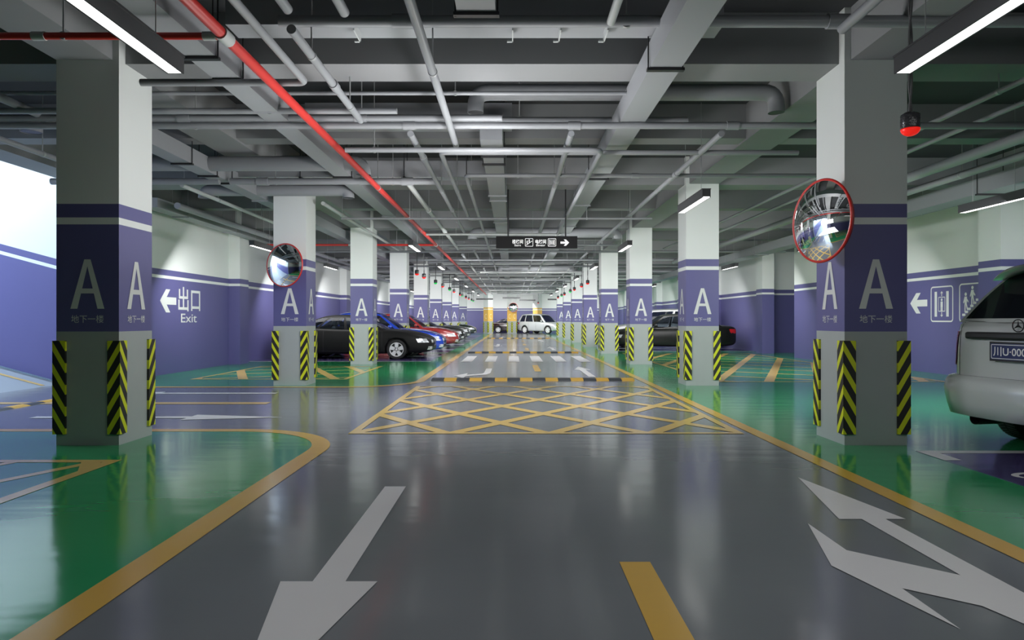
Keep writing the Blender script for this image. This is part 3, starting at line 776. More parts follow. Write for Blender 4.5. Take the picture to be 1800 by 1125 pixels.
# ------------------------------------------------------------------ hanging sign
S = thing('hanging_direction_sign', 'black hanging sign with stairs, elevator and arrow symbols', 'sign', (-.355, 15.2, 3.0))
mb = MB(); mb.box(0, 1.81, 0, .05, 0, .27); mb.build('board', SIGNK, S)
for x in (.27, 1.55):
    mb = MB(); mb.tube([(x, .025, .27), (x, .025, ZS - 3.0)], .016, 8); mb.build('rod', DARKM, S)
mt, w = text_mb('楼梯间', .095, .24, .004, .012); mt.build('lettering', SIGNW, S, loc=(.36, 0, .10))
mt, w = text_mb('Stairs', .045, .14, .004, .006); mt.build('lettering', SIGNW, S, loc=(.41, 0, .045))
mt, w = text_mb('电梯间', .095, .24, .004, .012); mt.build('lettering', SIGNW, S, loc=(.875, 0, .10))
mt, w = text_mb('Elevator', .045, .20, .004, .006); mt.build('lettering', SIGNW, S, loc=(.895, 0, .045))
flat(stairs_icon(.18, .18, .009)).build('stairs_symbol', SIGNW, S, loc=(.645, 0, .04))
flat(elevator_icon(.18, .18, .009)).build('elevator_symbol', SIGNW, S, loc=(1.155, 0, .04))
flat([[(.19 - x, z) for x, z in p] for p in sign_arrow(.19, .14)]).build('arrow_symbol', SIGNW, S, loc=(1.435, 0, .055))

# ------------------------------------------------------------------ convex mirrors
def mirror(loc, nrm, r, label, wallpt, sag=.26):
    """a convex mirror facing nrm; wallpt = where its bracket meets the column"""
    t = thing('convex_mirror', label, 'mirror', loc)
    n = Vector(nrm).normalized(); q = n.to_track_quat('Z', 'Y').to_matrix().to_4x4()
    R = (r * r + (r * sag) ** 2) / (2 * r * sag); th = math.asin(r / R)
    mb = MB(); prof = [(R * math.sin(th * i / 24), R * math.cos(th * i / 24) - R * math.cos(th)) for i in range(25)]
    mb.lathe(prof[::-1], 64, 0, 'z'); mb.xf(q).build('mirror_face', MIRROR, t)
    mb = MB(); a = [(r * 1.0 + .016 * math.cos(k * PI / 4), .016 * math.sin(k * PI / 4) - .004) for k in range(9)]
    mb.lathe(a, 64, 0, 'z'); mb.lathe([(r * 1.0, -.015), (r * .95, -.06), (.12, -.085), (.0, -.085)], 48, 0, 'z'); mb.xf(q).build('rim', RIMRED, t)
    w = Vector(wallpt) - Vector(loc); b = n * -.08
    mb = MB(); mb.tube([b, b * 1.3, w], .018, 8); mb.build('bracket', STEEL, t)
    return t
mirror((-4.76, 14.28, 2.55), (-.36, -1, .02), .445, 'round convex mirror with red rim on the second left column', (-4.74, 14.58, 2.55))
mirror((3.42, 7.56, 2.50), (-.97, -.28, .0), .45, 'large round convex mirror with red rim on the nearest right column', (3.72, 7.9, 2.5))
mirror((.12, 69.65, 2.66), (-.05, -1, -.05), .47, 'small far round mirror on the yellow column at the aisle end', (.10, 70.2, 2.66))

# ------------------------------------------------------------------ cars
def cr(vals, t):                          # Catmull-Rom through (pos, value...) rows at pos t
    n = len(vals)
    for i in range(n - 1):
        if t <= vals[i + 1][0] or i == n - 2: break
    p0 = vals[max(i - 1, 0)]; p1 = vals[i]; p2 = vals[i + 1]; p3 = vals[min(i + 2, n - 1)]
    h = p2[0] - p1[0]; s = min(max((t - p1[0]) / h, 0), 1); out = []
    for k in range(1, len(p1)):
        d1 = (p2[k] - p0[k]) / max(p2[0] - p0[0], 1e-6) * h; d2 = (p3[k] - p1[k]) / max(p3[0] - p1[0], 1e-6) * h
        s2, s3 = s * s, s * s * s
        out.append((2 * s3 - 3 * s2 + 1) * p1[k] + (s3 - 2 * s2 + s) * d1 + (-2 * s3 + 3 * s2) * p2[k] + (s3 - s2) * d2)
    return out

def section(w, zb, zt, crown, hood):
    h = zt - zb
    return [(0, zb), (.80 * w, zb), (.93 * w, zb + .025), (.975 * w, zb + .10), (.99 * w, zb + .28 * h), (1.0 * w, zb + .52 * h), (.99 * w, zb + .72 * h),
            (.965 * w, zb + .88 * h), (.935 * w, zb + .96 * h), (.88 * w, zt), (.78 * w, zt + crown * .35), (.5 * w, zt + crown * .8), (0, zt + crown)]

def car_mesh(P):
    """lower body as one lofted closed shell with the wheel arches cut in"""
    L, W = P['L'], P['W']; st = P['st']     # rows: x, half-width factor, z bottom, z top, crown
    xs = []
    x0, x1 = st[0][0], st[-1][0]
    N = 44
    for i in range(N + 1):
        u = i / N; xs.append(x0 + (x1 - x0) * (u - .055 * math.sin(4 * PI * u) * 0 - .10 * math.sin(2 * PI * u) / 1.0 * .9 * .9))
    xs = sorted(set(xs)); rings = []
    for x in xs:
        wf, zb, zt, cw = cr(st, x)
        half = section(W / 2 * wf, zb, zt, cw, 0)
        ring = [(x, y, z) for y, z in half] + [(x, -y, z) for y, z in half[-2:0:-1]]
        rings.append(ring)
    n = len(rings[0]); mb = MB(); vs = [p for r in rings for p in r]
    fs = [(i * n + k, i * n + (k + 1) % n, (i + 1) * n + (k + 1) % n, (i + 1) * n + k) for i in range(len(rings) - 1) for k in range(n)]
    mb.add(vs, fs, 0, True)
    def cap(base, rev):                     # rounded end cap: shrink toward the middle
        r = [Vector(rings[base][k]) for k in range(n)]; c = sum(r, Vector()) / n; idx = [base * n + k for k in range(n)]
        sgn = 1 if base else -1
        for s, dx in ((.93, .025), (.75, .045), (.4, .055)):
            o = len(mb.v)
            for p in r:
                q = c + (p - c) * s; q.x = p.x + sgn * dx; mb.v.append(tuple(q))
            new = list(range(o, o + n))
            for k in range(n):
                f = (idx[k], idx[(k + 1) % n], new[(k + 1) % n], new[k]); mb.f.append(f[::-1] if rev else f); mb.m.append(0); mb.sm.append(True)
            idx = new
        mb.f.append(tuple(idx[::-1] if rev else idx)); mb.m.append(0); mb.sm.append(True)
    cap(0, True); cap(len(rings) - 1, False)
    me = mb.mesh('body', [P['paint'], BLACKP])
    bm = bmesh.new(); bm.from_mesh(me); bmesh.ops.recalc_face_normals(bm, faces=bm.faces); bm.to_mesh(me); bm.free()
    ob = link('tmp', me); cutters = []
    for wx in (P['wf'], P['wr']):
        for s in (1, -1):
            c = MB(); r = P['r'] + .055; y0, y1 = (W / 2 - .30) * s, (W / 2 + .2) * s
            c.lathe([(0, y0), (r, y0), (r, y1), (0, y1)], 40, 0, 'y', (wx, 0, P['r'] + .01), False)
            cm = c.mesh('c', [BLACKP]); b = bmesh.new(); b.from_mesh(cm); bmesh.ops.remove_doubles(b, verts=b.verts, dist=1e-4); bmesh.ops.recalc_face_normals(b, faces=b.faces); b.to_mesh(cm); b.free()
            co = link('c', cm); cutters.append(co)
            md = ob.modifiers.new('b', 'BOOLEAN'); md.object = co; md.operation = 'DIFFERENCE'; md.solver = 'EXACT'; md.material_mode = 'TRANSFER'
    dg = bpy.context.evaluated_depsgraph_get(); dg.update()
    me2 = bpy.data.meshes.new_from_object(ob.evaluated_get(dg)); me2.name = 'body'
    bpy.data.objects.remove(ob)
    for c in cutters: bpy.data.objects.remove(c)
    return me2

def patch(fn, nu, nv, u0=0, u1=1, v0=0, v1=1, off=0., flip=False):
    """grid patch of fn(u,v) -> Vector, pushed out along its normal"""
    mb = MB(); vs = []
    e = 1e-3
    for j in range(nv + 1):
        for i in range(nu + 1):
            u = u0 + (u1 - u0) * i / nu; v = v0 + (v1 - v0) * j / nv; p = fn(u, v)
            if off:
                n = (fn(u + e, v) - fn(u - e, v)).cross(fn(u, v + e) - fn(u, v - e)).normalized()
                p = p + n * (off if not flip else -off)
            vs.append(tuple(p))
    w = nu + 1
    fs = [(j * w + i, j * w + i + 1, (j + 1) * w + i + 1, (j + 1) * w + i) for j in range(nv) for i in range(nu)]
    if flip: fs = [f[::-1] for f in fs]
    mb.add(vs, fs, 0, True); return mb

def wheel_meshes(r, wdt, spokes=5, style='star', n=36):
    tb = MB(); h = wdt / 2; ri = r * .70
    tb.lathe([(ri, -h * .8), (r * .93, -h), (r * .985, -h * .85), (r, -h * .5), (r, h * .5), (r * .985, h * .85), (r * .93, h), (ri, h * .8)], n, 0, 'y')
    if style == 'tread':
        for k in range(60):
            a = 2 * PI * k / 60
            for s in (-1, 1):
                M = Matrix.Rotation(a, 4, 'Y'); pts = [(-.010, s * h * .08, r + .004), (.004, s * h * .08, r + .004), (.030, s * h * .85, r * .995), (.016, s * h * .85, r * .995)]
                tb.add([M @ Vector(p) for p in pts], [(0, 1, 2, 3) if s > 0 else (3, 2, 1, 0)], 1)
    rb = MB()   # outer side is -y
    rb.lathe([(ri + .004, -h * .86), (ri * .93, -h * .90), (ri * .90, -h * .6), (ri * .88, h * .7)], n, 0, 'y')
    rb.lathe([(ri * .88, -h * .2), (0, -h * .2)], n, 1, 'y')
    rb.lathe([(ri * .26, -h * .5), (ri * .24, -h * .82), (.0, -h * .86)], 20, 0, 'y')
    for k in range(spokes):
        a = 2 * PI * k / spokes
        wi, wo = (.20, .30) if style == 'star' else (.13, .10)
        M = Matrix.Rotation(a, 4, 'Y')
        y0, y1 = -h * .84, -h * .45
        pts = [(-wi * ri, y0, .1 * ri), (wi * ri, y0, .1 * ri), (wo * ri, y0, .92 * ri), (-wo * ri, y0, .92 * ri)]
        pts += [(x, y1, z) for x, y, z in pts]
        rb.add([M @ Vector(p) for p in pts], [(0, 1, 2, 3), (0, 4, 5, 1), (1, 5, 6, 2), (3, 2, 6, 7), (0, 3, 7, 4)], 0)
    return tb, rb

def make_car(P, label, loc, heading, cat='car'):
    """heading: direction of +x (front) as rotation about z"""
    W, H = P['W'], P['H']; hw = W / 2
    root = thing('car', label, cat, loc, heading)
    body = link('body', car_mesh(P), root)
    paint = P['paint']; gl = P.get('glass', GLASS)
    bm = bmesh.new(); bm.from_mesh(body.data); tree = BVHTree.FromBMesh(bm); bm.free()
    # greenhouse
    bf, br, rf, rr = P['gh']               # x at: windshield base, rear glass base, roof front, roof rear
    zbf = cr(P['st'], bf)[2] - .03; zbr = cr(P['st'], br)[2] - .03
    wb, wr_ = hw * P.get('wb', .90), hw * P.get('wroof', .68); zr = H - .075
    wrear = P.get('wrear', .90) * hw
    def side(u, v, s=1):
        x0 = rf + (rr - rf) * u; x1 = bf + (br - bf) * u
        zb_ = zbf + (zbr - zbf) * u; wbb = wb + (wrear - wb) * u ** 4 - .06 * hw * (1 - u) ** 5
        arch = -.05 * (2 * u - 1) ** 2 * (1 if u < .5 else P.get('rdrop', 1))
        x = x1 + (x0 - x1) * v; y = wbb + (wr_ * (1 - .05 * (2 * u - 1) ** 4) - wbb) * v + .035 * math.sin(PI * v)
        z = zb_ + (zr + arch - zb_) * v + .02 * math.sin(PI * v)
        return Vector((x, s * y, z))
    def wind(u, v):
        a = side(0, v, -1); b = side(0, v, 1); p = a.lerp(b, u); p.x += (.16 * (1 - v) + .07 * v) * math.sin(PI * u); p.z += .02 * math.sin(PI * u) * v; return p
    def rear(u, v):
        a = side(1, v, 1); b = side(1, v, -1); p = a.lerp(b, u); p.x -= (.12 * (1 - v) + .05 * v) * math.sin(PI * u); p.z += .02 * math.sin(PI * u) * v; return p
    def roof(u, v):
        a = side(u, 1, 1); b = side(u, 1, -1); p = a.lerp(b, v); s = math.sin(PI * v)
        p.z += (.075 + .05 * (2 * u - 1) ** 2 * 0) * s ** .6; e = 2 * u - 1
        p.x += (.07 * (1 - u) - .05 * u) * s * abs(e) ** 3 * (1)
        p.z -= .055 * s ** .6 * abs(e) ** 6
        return p
    shell = MB()
    def addp(m, *a):
        o = len(shell.v); shell.v += m.v; shell.f += [tuple(i + o for i in f) for f in m.f]; shell.m += m.m; shell.sm += m.sm
    addp(patch(roof, 20, 16, flip=False))
    # pillars: borders around the glass
    def frame(fn, g, flip=False):
        u0, u1, v0, v1 = g
        for a in ((0, 1, 0, v0), (0, 1, v1, 1), (0, u0, v0, v1), (u1, 1, v0, v1)):
            if a[1] > a[0] and a[3] > a[2]: addp(patch(fn, 12, 10, *a, flip=flip))
    S_ = P.get('sideglass', [(.05, .40), (.435, .72), (.75, .93)])
    v0, v1 = .05, .90
    for s in (1, -1):
        fn = lambda u, v, s=s: side(u, v, s); fp = s > 0
        us = [0] + [q for g in S_ for q in g] + [1]
        addp(patch(fn, 24, 2, 0, 1, 0, v0, flip=fp)); addp(patch(fn, 24, 2, 0, 1, v1, 1, flip=fp))
        for i in range(0, len(us), 2): addp(patch(fn, 3, 8, us[i], us[i + 1], v0, v1, flip=fp))
        for g in S_: patch(fn, 12, 8, *g, v0, v1, flip=fp).build('side_window', gl, root)
        if P.get('chrome'):
            for vv in (v0, v1): 
                mb = MB(); mb.tube([fn(.03 + .92 * i / 20, vv) for i in range(21)], .012, 6); mb.build('window_trim', CHROME, root)
        # black B pillar
    gw = (.05, .95, .03, .94); frame(wind, gw); patch(wind, 16, 10, *gw).build('windshield', gl, root)
    gr = P.get('rearglass', (.07, .93, .10, .90)); frame(rear, gr); patch(rear, 16, 10, *gr).build('rear_window', P.get('rglass', gl), root)
    shell.build('roof', paint, root)
    # wheels
    tb, rb = wheel_meshes(P['r'], P.get('tw', .235), P.get('spokes', 5), P.get('wstyle', 'star'))
    tm = tb.mesh('wheel', [TYRE, P.get('treadm', TYRE)]); rm = rb.mesh('rim', [P.get('rimm', RIMM), BLACKP])
    for wx in (P['wf'], P['wr_']):
        for s in (-1, 1):
            y = s * (hw - .13); w = link('wheel', tm, root, (wx, y, P['r']), (0, 0, 0 if s < 0 else PI)); link('rim', rm, w)
    # projected details
    def decal(name, quad, axis, material, off=.004, n=(10, 6), mx=.22):
        """quad of 4 (a,b) pairs in the plane seen along axis, wrapped on to the body"""
        mb = MB(); vs = []; nu, nv = n; ok = []
        for j in range(nv + 1):
            for i in range(nu + 1):
                u, v = i / nu, j / nv
                a = [(quad[0][k] * (1 - u) + quad[1][k] * u) * (1 - v) + (quad[3][k] * (1 - u) + quad[2][k] * u) * v for k in (0, 1)]
                if axis[1] in 'xX':
                    s = 1 if axis[0] == '+' else -1; o = Vector((s * 6, a[0], a[1])); d = Vector((-s, 0, 0))
                elif axis[1] == 'y':
                    s = 1 if axis[0] == '+' else -1; o = Vector((a[0], s * 4, a[1])); d = Vector((0, -s, 0))
                else: o = Vector((a[0], a[1], 4)); d = Vector((0, 0, -1))
                h, nn, _, dist = tree.ray_cast(o, d)
                if h is None: vs.append((0, 0, 0)); ok.append(False); continue
                vs.append(tuple(h - d * off)); ok.append(True)
        w = nu + 1; fs = []
        for j in range(nv):
            for i in range(nu):
                f = (j * w + i, j * w + i + 1, (j + 1) * w + i + 1, (j + 1) * w + i)
                if all(ok[k] for k in f):
                    if max((Vector(vs[f[k]]) - Vector(vs[f[(k + 1) % 4]])).length for k in range(4)) < mx: fs.append(f)
        if not fs: return None
        mb.add(vs, fs, 0, True); o = mb.build(name, material, root)
        b = bmesh.new(); b.from_mesh(o.data); bmesh.ops.delete(b, geom=[v for v in b.verts if not v.link_faces], context='VERTS')
        nrm = {'x': Vector((1 if axis[0] == '+' else -1, 0, 0)), 'y': Vector((0, 1 if axis[0] == '+' else -1, 0)), 'z': Vector((0, 0, 1))}[axis[1]]
        b.normal_update()
        if sum((f.normal.dot(nrm) for f in b.faces)) < 0: bmesh.ops.reverse_faces(b, faces=b.faces)
        b.to_mesh(o.data); b.free(); return o
    P['details'](root, decal, P)
    if P.get('seats'):
        for x in P['seats']:
            for y in (-.42, .42):
                mb = MB(); mb.box(-.06, .08, -.25, .25, P['belt'] - .35, P['belt'] + .12); mb.box(-.05, .05, -.13, .13, P['belt'] + .14, P['belt'] + .32)
                s = mb.build('seat', SEAT, root, loc=(x, y, 0))
                md = s.modifiers.new('b', 'BEVEL'); md.width = .04; md.segments = 3
    # door mirrors
    for s in (-1, 1):
        mb = MB(); x, y, z = bf - .38, s * (hw * .92), P['belt'] + .08
        mb.lathe([(.001, -.07), (.06, -.065), (.085, -.03), (.085, .04), (.05, .07), (.001, .075)], 16, 0, 'y', (0, 0, 0)); 
        M = Matrix.Translation((x, y + s * .10, z)) @ Matrix.Rotation(PI / 2, 4, 'Z') @ Matrix.Diagonal((1.5, 1.0, .9, 1))
        mb.xf(M); mb.tube([(x, y - s * .02, z - .05), (x, y + s * .08, z - .03)], .03, 8); mb.build('door_mirror', paint, root)
    return root

def rect4(a0, a1, b0, b1): return [(a0, b0), (a1, b0), (a1, b1), (a0, b1)]
def std_details(root, decal, P):
    L, W = P['L'], P['W']; f = L / 2; hw = W / 2; bz = P['belt']; ht = P['lampz']
    for s in (-1, 1):
        ax = '+y' if s > 0 else '-y'
        q = P['headlight_side']
        decal('headlight', q, ax, HEADL, .006, (14, 6))
        decal('headlight', [(s * hw * .46, ht - .15), (s * hw * .68, ht - .14), (s * hw * .68, ht - .04), (s * hw * .46, ht - .05)], '+x', HEADL, .006, (12, 6))
        decal('tail_light', [(-f + .04, bz - .26), (-f + .30, bz - .22), (-f + .34, bz - .07), (-f + .04, bz - .07)], ax, TAILL, .006, (10, 5))
        decal('tail_light', rect4(s * hw * .60, s * hw * .96, bz - .27, bz - .08), '-x', TAILL, .006, (8, 5))
        zb = .30
        for xa in P['seams']:
            decal('door_seam', [(xa, zb), (xa + .012, zb), (xa + .012, bz - .02), (xa, bz - .02)], ax, BLACKP, .002, (1, 16))
        x0, x1 = P['seams'][-1], P['seams'][0]
        decal('sill_trim', rect4(x0 - .05, x1 + .05, zb - .012, zb + .0), ax, BLACKP, .002, (24, 1))
        for xa in P['handles']:
            o = decal('door_handle', rect4(xa - .11, xa + .11, bz - .135, bz - .10), ax, P.get('handlem', P['paint']), .03, (6, 2))
        decal('fog_lamp', rect4(s * hw * .62, s * hw * .80, .34, .46), '+x', HEADL, .006, (4, 4))
    decal('grille', rect4(-.30 * hw, .30 * hw, ht - .24, ht - .07), '+x', BLACKP, .006, (10, 6))
    decal('grille_frame', rect4(-.33 * hw, .33 * hw, ht - .07, ht - .05), '+x', CHROME, .010, (10, 1))
    decal('grille_frame', rect4(-.33 * hw, .33 * hw, ht - .26, ht - .24), '+x', CHROME, .010, (10, 1))
    for y in (-.15, .15): decal('grille_bar', rect4(-.30 * hw, .30 * hw, ht - .16 + y * .3, ht - .145 + y * .3), '+x', CHROME, .012, (10, 1))
    decal('lower_grille', rect4(-.55 * hw, .55 * hw, .32, .46), '+x', BLACKP, .006, (12, 3))
    decal('license_plate', rect4(-.24, .24, .50, .62), '+x', PLATE if P.get('plate', True) else BLACKP, .02, (4, 2))
    decal('hood_seam', [(P['gh'][0] + .15, hw * .80), (f - .22, hw * .62), (f - .22, hw * .61), (P['gh'][0] + .15, hw * .79)], '+z', BLACKP, .002, (16, 1))
    decal('hood_seam', [(P['gh'][0] + .15, -hw * .80), (f - .22, -hw * .62), (f - .22, -hw * .61), (P['gh'][0] + .15, -hw * .79)], '+z', BLACKP, .002, (16, 1))
    decal('rear_plate', rect4(-.24, .24, .62, .75), '-x', PLATE, .02, (4, 2))

def sedan(paint, L=5.5, W=2.02, H=1.6, r=.355, **kw):
    f = L / 2; b = 1.06
    P = dict(L=L, W=W, H=H, r=r, paint=paint, belt=b, lampz=.74)
    P['wf'] = f - 1.20; P['wr'] = P['wf'] - .585 * L; P['wr_'] = P['wr']
    P['st'] = [(-f, .80, .34, 1.02, .03), (-f + .12, .88, .26, 1.09, .04), (-f + .45, .955, .22, 1.12, .05), (-f + 1.2, 1.0, .20, 1.11, .05), (-.2, 1.0, .19, 1.06, .03),
               (f - 1.9, 1.0, .20, 1.04, .05), (f - 1.25, .99, .21, 1.00, .07), (f - .7, .96, .23, .93, .07), (f - .3, .90, .25, .84, .06), (f - .08, .80, .28, .76, .04), (f, .72, .32, .70, .02)]
    P['gh'] = (f - 1.62, -f + .62, f - 2.45, -f + 1.55)
    P['seams'] = [f - 1.72, f - 2.80, f - 3.80]; P['handles'] = [f - 2.66, f - 3.66]
    P['headlight_side'] = [(f - .06, .60), (f - .44, .60), (f - .52, .74), (f - .16, .74)]
    P['details'] = std_details
    P.update(kw); return P

PB = mat('car_paint_black', (.008, .009, .008), .3, spec=.35)
PBM = mat('car_paint_matt_black', (.010, .010, .010), .5, spec=.18)
PBL = mat('car_paint_blue', (.012, .05, .42), .22, .2, coat=1.)
PRD = mat('car_paint_red', (.26, .025, .025), .25, .1, coat=1.)
PSV = mat('car_paint_silver', (.58, .61, .61), .3, .1, coat=1.)
PWH = mat('car_paint_white', (.62, .63, .63), .3, coat=.8)
PMR = mat('car_paint_maroon', (.018, .004, .006), .2, coat=1.)
DGR = mat('car_paint_charcoal', (.05, .055, .055), .25, .3, coat=1.)
PGR = mat('car_paint_dark_green', (.03, .045, .038), .25, .3, coat=1.)

make_car(sedan(PBM, seats=(.35, -.75), L=5.55), 'matt black sedan parked on the left behind the third column', (-2.90 - 2.775, 25.2, 0), 0)
make_car(sedan(PBL, L=5.6, W=1.78, H=1.74, wstyle='thin', spokes=9, r=.36), 'bright blue car parked between the black sedan and the red car', (-2.72 - 2.8, 27.3, 0), 0)
make_car(sedan(PRD, L=5.6, H=1.74, r=.40, spokes=9, wstyle='thin'), 'dark red sedan parked beyond the fourth left column', (-2.66 - 2.8, 34.1, 0), 0)
make_car(sedan(PB, L=5.5), 'black car parked next beyond the red sedan', (-2.85 - 2.75, 40.6, 0), 0)
make_car(sedan(DGR, L=5.5, H=1.7), 'charcoal car parked second beyond the red sedan', (-2.95 - 2.75, 47.4, 0), 0)
make_car(sedan(PGR, L=5.4, H=1.66), 'dark car parked farthest on the left near the end wall', (-3.1 - 2.7, 58.6, 0), 0)
make_car(sedan(PB, L=5.7, H=1.70, wstyle='thin', spokes=7, r=.37), 'black car parked nose-in on the right behind the second and third columns', (4.5 + 2.85, 31.9, 0), PI)

def suv(paint, L=5.4, W=2.1, H=2.0, r=.40, **kw):
    f = L / 2
    P = dict(L=L, W=W, H=H, r=r, paint=paint, belt=1.22, lampz=.76)
    P['wf'] = f - 1.05; P['wr'] = -f + 1.10; P['wr_'] = P['wr']
    P['st'] = [(-f, .80, .44, 1.16, .0), (-f + .10, .88, .36, 1.22, .0), (-f + .4, .96, .30, 1.25, .0), (-f + 1.2, 1.0, .27, 1.25, .02), (0, 1.0, .26, 1.22, .02),
               (f - 1.8, 1.0, .26, 1.18, .05), (f - 1.2, .99, .27, 1.14, .07), (f - .6, .96, .30, 1.05, .07), (f - .22, .89, .33, .95, .05), (f - .05, .80, .36, .86, .03), (f, .72, .40, .80, .02)]
    P['gh'] = (f - 1.45, -f + .12, f - 2.25, -f + .48)
    P['seams'] = [f - 1.6, f - 2.6, f - 3.6]; P['handles'] = [f - 2.45, f - 3.45]
    P['headlight_side'] = [(f - .06, .70), (f - .48, .74), (f - .52, .86), (f - .18, .86)]
    P['rdrop'] = .6; P['wr'] = P['wr']; P['details'] = std_details
    P.update(kw); return P
def wagon_fix(P): return P
make_car(suv(PWH, L=5.5, H=1.98), 'white car parked nose-in on the right behind the black car', (4.75 + 2.75, 34.35 + .55, 0), PI)
make_car(sedan(PMR, L=5.3, H=1.62), 'very dark red sedan at the aisle end behind the yellow columns', (.2, 74.6, 0), math.radians(-3))
make_car(suv(PSV, L=5.2, H=2.05, W=2.1), 'silver car at the aisle end with its nose turned to the aisle', (3.1, 70.2, 0), math.radians(-42))

def near_details(root, decal, P):
    L, W = P['L'], P['W']; f = L / 2; hw = W / 2; bz = P['belt']
    # hatch panel, window-strip, garnish, lamps, plate, emblem, bumper
    for s in (-1, 1):
        ax = '+y' if s > 0 else '-y'
        decal('tail_light', [(s * hw * .80, .90), (s * hw * .925, .90), (s * hw * .925, 1.27), (s * hw * .745, 1.28)], '-x', TAILL, .012, (24, 10), .22)
        decal('tail_light', [(-f + .05, .90), (-f + .22, .98), (-f + .20, 1.27), (-f + .05, 1.27)], ax, TAILL, .012, (20, 8), .22)
        decal('hatch_seam', [(s * hw * .72, .79), (s * hw * .708, .79), (s * hw * .70, 1.38), (s * hw * .712, 1.38)], '-x', BLACKP, .003, (1, 20))
        for xa in P['seams']:
            decal('door_seam', [(xa, .36), (xa + .012, .36), (xa + .012, bz - .02), (xa, bz - .02)], ax, BLACKP, .002, (1, 16))
        decal('headlight', P['headlight_side'], ax, HEADL, .006, (14, 6))
    decal('hatch_seam', rect4(-hw * .72, hw * .72, .785, .797), '-x', BLACKP, .003, (30, 1))
    decal('bumper_line', rect4(-hw * .9, hw * .9, .505, .525), '-x', BLACKP, .003, (30, 1))
    # raised garnish bar above the plate
    mb = MB(); mb.box(-f - .115, -f - .02, -.60, .60, 1.20, 1.275); o = mb.build('garnish_bar', BLACKP, root)
    md = o.modifiers.new('b', 'BEVEL'); md.width = .02; md.segments = 2
    # bumper as a rounded bar wrapped round the tail
    mb = MB(); path = [(-f + .85, hw * 1.0), (-f + .45, hw * .995), (-f + .18, hw * .95), (-f - .02, hw * .80), (-f - .10, hw * .5), (-f - .12, 0)]
    path = path + [(x, -y) for x, y in path[-2::-1]]
    prof = [(.0, .36), (.04, .37), (.075, .50), (.10, .64), (.085, .73), (.05, .785), (0, .80), (-.06, .79), (-.06, .38)]
    P3 = []
    pts = elbow_path([(x, y, 0) for x, y in path], .09)
    for i, p in enumerate(pts):
        q0 = pts[max(i - 1, 0)]; q1 = pts[min(i + 1, len(pts) - 1)]; d = (q1 - q0).normalized(); nn = Vector((d.y, -d.x, 0))
        if nn.dot(Vector((p.x + f - 1.2, p.y, 0))) < 0: nn = -nn
        P3 += [tuple(p + nn * a + Vector((0, 0, b))) for a, b in prof]
    k = len(prof); mb.add(P3, [(i * k + j, i * k + (j + 1) % k, (i + 1) * k + (j + 1) % k, (i + 1) * k + j) for i in range(len(pts) - 1) for j in range(k)] + [tuple(range(k)), tuple(range(len(P3) - k, len(P3)))], 0, True)
    o = mb.build('rear_bumper', P['paint'], root)
    b = bmesh.new(); b.from_mesh(o.data); bmesh.ops.recalc_face_normals(b, faces=b.faces); b.to_mesh(o.data); b.free()
    for s in (-1, 1):
        mb = MB(); c = (-f + .02, s * .60, .325)
        mb.lathe([(.066, 0), (.066, .30), (.050, .30), (.050, .03), (.066, 0)][::1], 28, 0, 'y')
        mb.xf(Matrix.Translation(c) @ Matrix.Rotation(-PI / 2, 4, 'Z')); o = mb.build('exhaust_pipe', BLACKP, root)
    # number plate
    pl = MB(); pl.box(-.012, .0, -.27, .27, 0, .165); po = pl.build('license_plate', PLATE, root, loc=(-f - .105, 0, .995))
    fr = flat([[(x, z) for x, z in p] for p in frame_polys(-.262, .262, .008, .157, .007, .012)], .0)
    fr.xf(Matrix.Rotation(-PI / 2, 4, 'Z')); fr.v = [(x - .014, y, z) for x, y, z in fr.v]; fr.build('plate_border', PLATEW, po)
    mt, w = text_mb('川U·00000', .098, .475, 0, .012); mt.xf(Matrix.Translation((-.014, .2375, .034)) @ Matrix.Rotation(-PI / 2, 4, 'Z')); mt.build('plate_lettering', PLATEW, po)
    fr = MB(); fr.box(-.008, .0, -.29, .29, -.018, .183); fr.build('plate_holder', BLACKP, po, loc=(.004, 0, 0))
    # emblem: ring with three rays
    em = MB(); cy, cz = 0, 0
    ring = [(0, .062 * math.cos(2 * PI * i / 32), .062 * math.sin(2 * PI * i / 32)) for i in range(33)]
    em.tube(ring, .0055, 8, caps=False)
    for k in range(3):
        a = PI / 2 + k * 2 * PI / 3
        d = Vector((0, math.cos(a), math.sin(a))); e = Vector((0, -math.sin(a), math.cos(a)))
        em.add([tuple(d * .060), tuple(e * .013), tuple(-e * .013), tuple(Vector((-.012, 0, 0)))], [(0, 1, 3), (0, 3, 2)])
    em.build('emblem', BLACKP, root, loc=(-f - .07, 0, 1.345))
    # spoiler
    mb = MB(); yb = hw * .70
    sec = lambda y: [(-f + .80, P['H'] - .025 - .10 * abs(y / yb) ** 3), (-f + .30 + .12 * abs(y / yb) ** 3, P['H'] - .10 - .13 * abs(y / yb) ** 3), (-f + .28 + .12 * abs(y / yb) ** 3, P['H'] - .125 - .13 * abs(y / yb) ** 3), (-f + .74, P['H'] - .15 - .09 * abs(y / yb) ** 3)]
    V = []; n = 20
    for i in range(n + 1):
        y = -yb + 2 * yb * i / n; V += [(x, y, z) for x, z in sec(y)]
    mb.add(V, [(i * 4 + j, i * 4 + (j + 1) % 4, (i + 1) * 4 + (j + 1) % 4, (i + 1) * 4 + j) for i in range(n) for j in range(4)] + [(0, 1, 2, 3), (4 * n + 3, 4 * n + 2, 4 * n + 1, 4 * n)], 0, True)
    o = mb.build('roof_spoiler', P['paint'], root)
    b = bmesh.new(); b.from_mesh(o.data); bmesh.ops.recalc_face_normals(b, faces=b.faces); b.to_mesh(o.data); b.free()
    decal('window_strip', rect4(-hw * .84, hw * .84, 1.385, 1.44), '-x', BLACKP, .004, (20, 2))

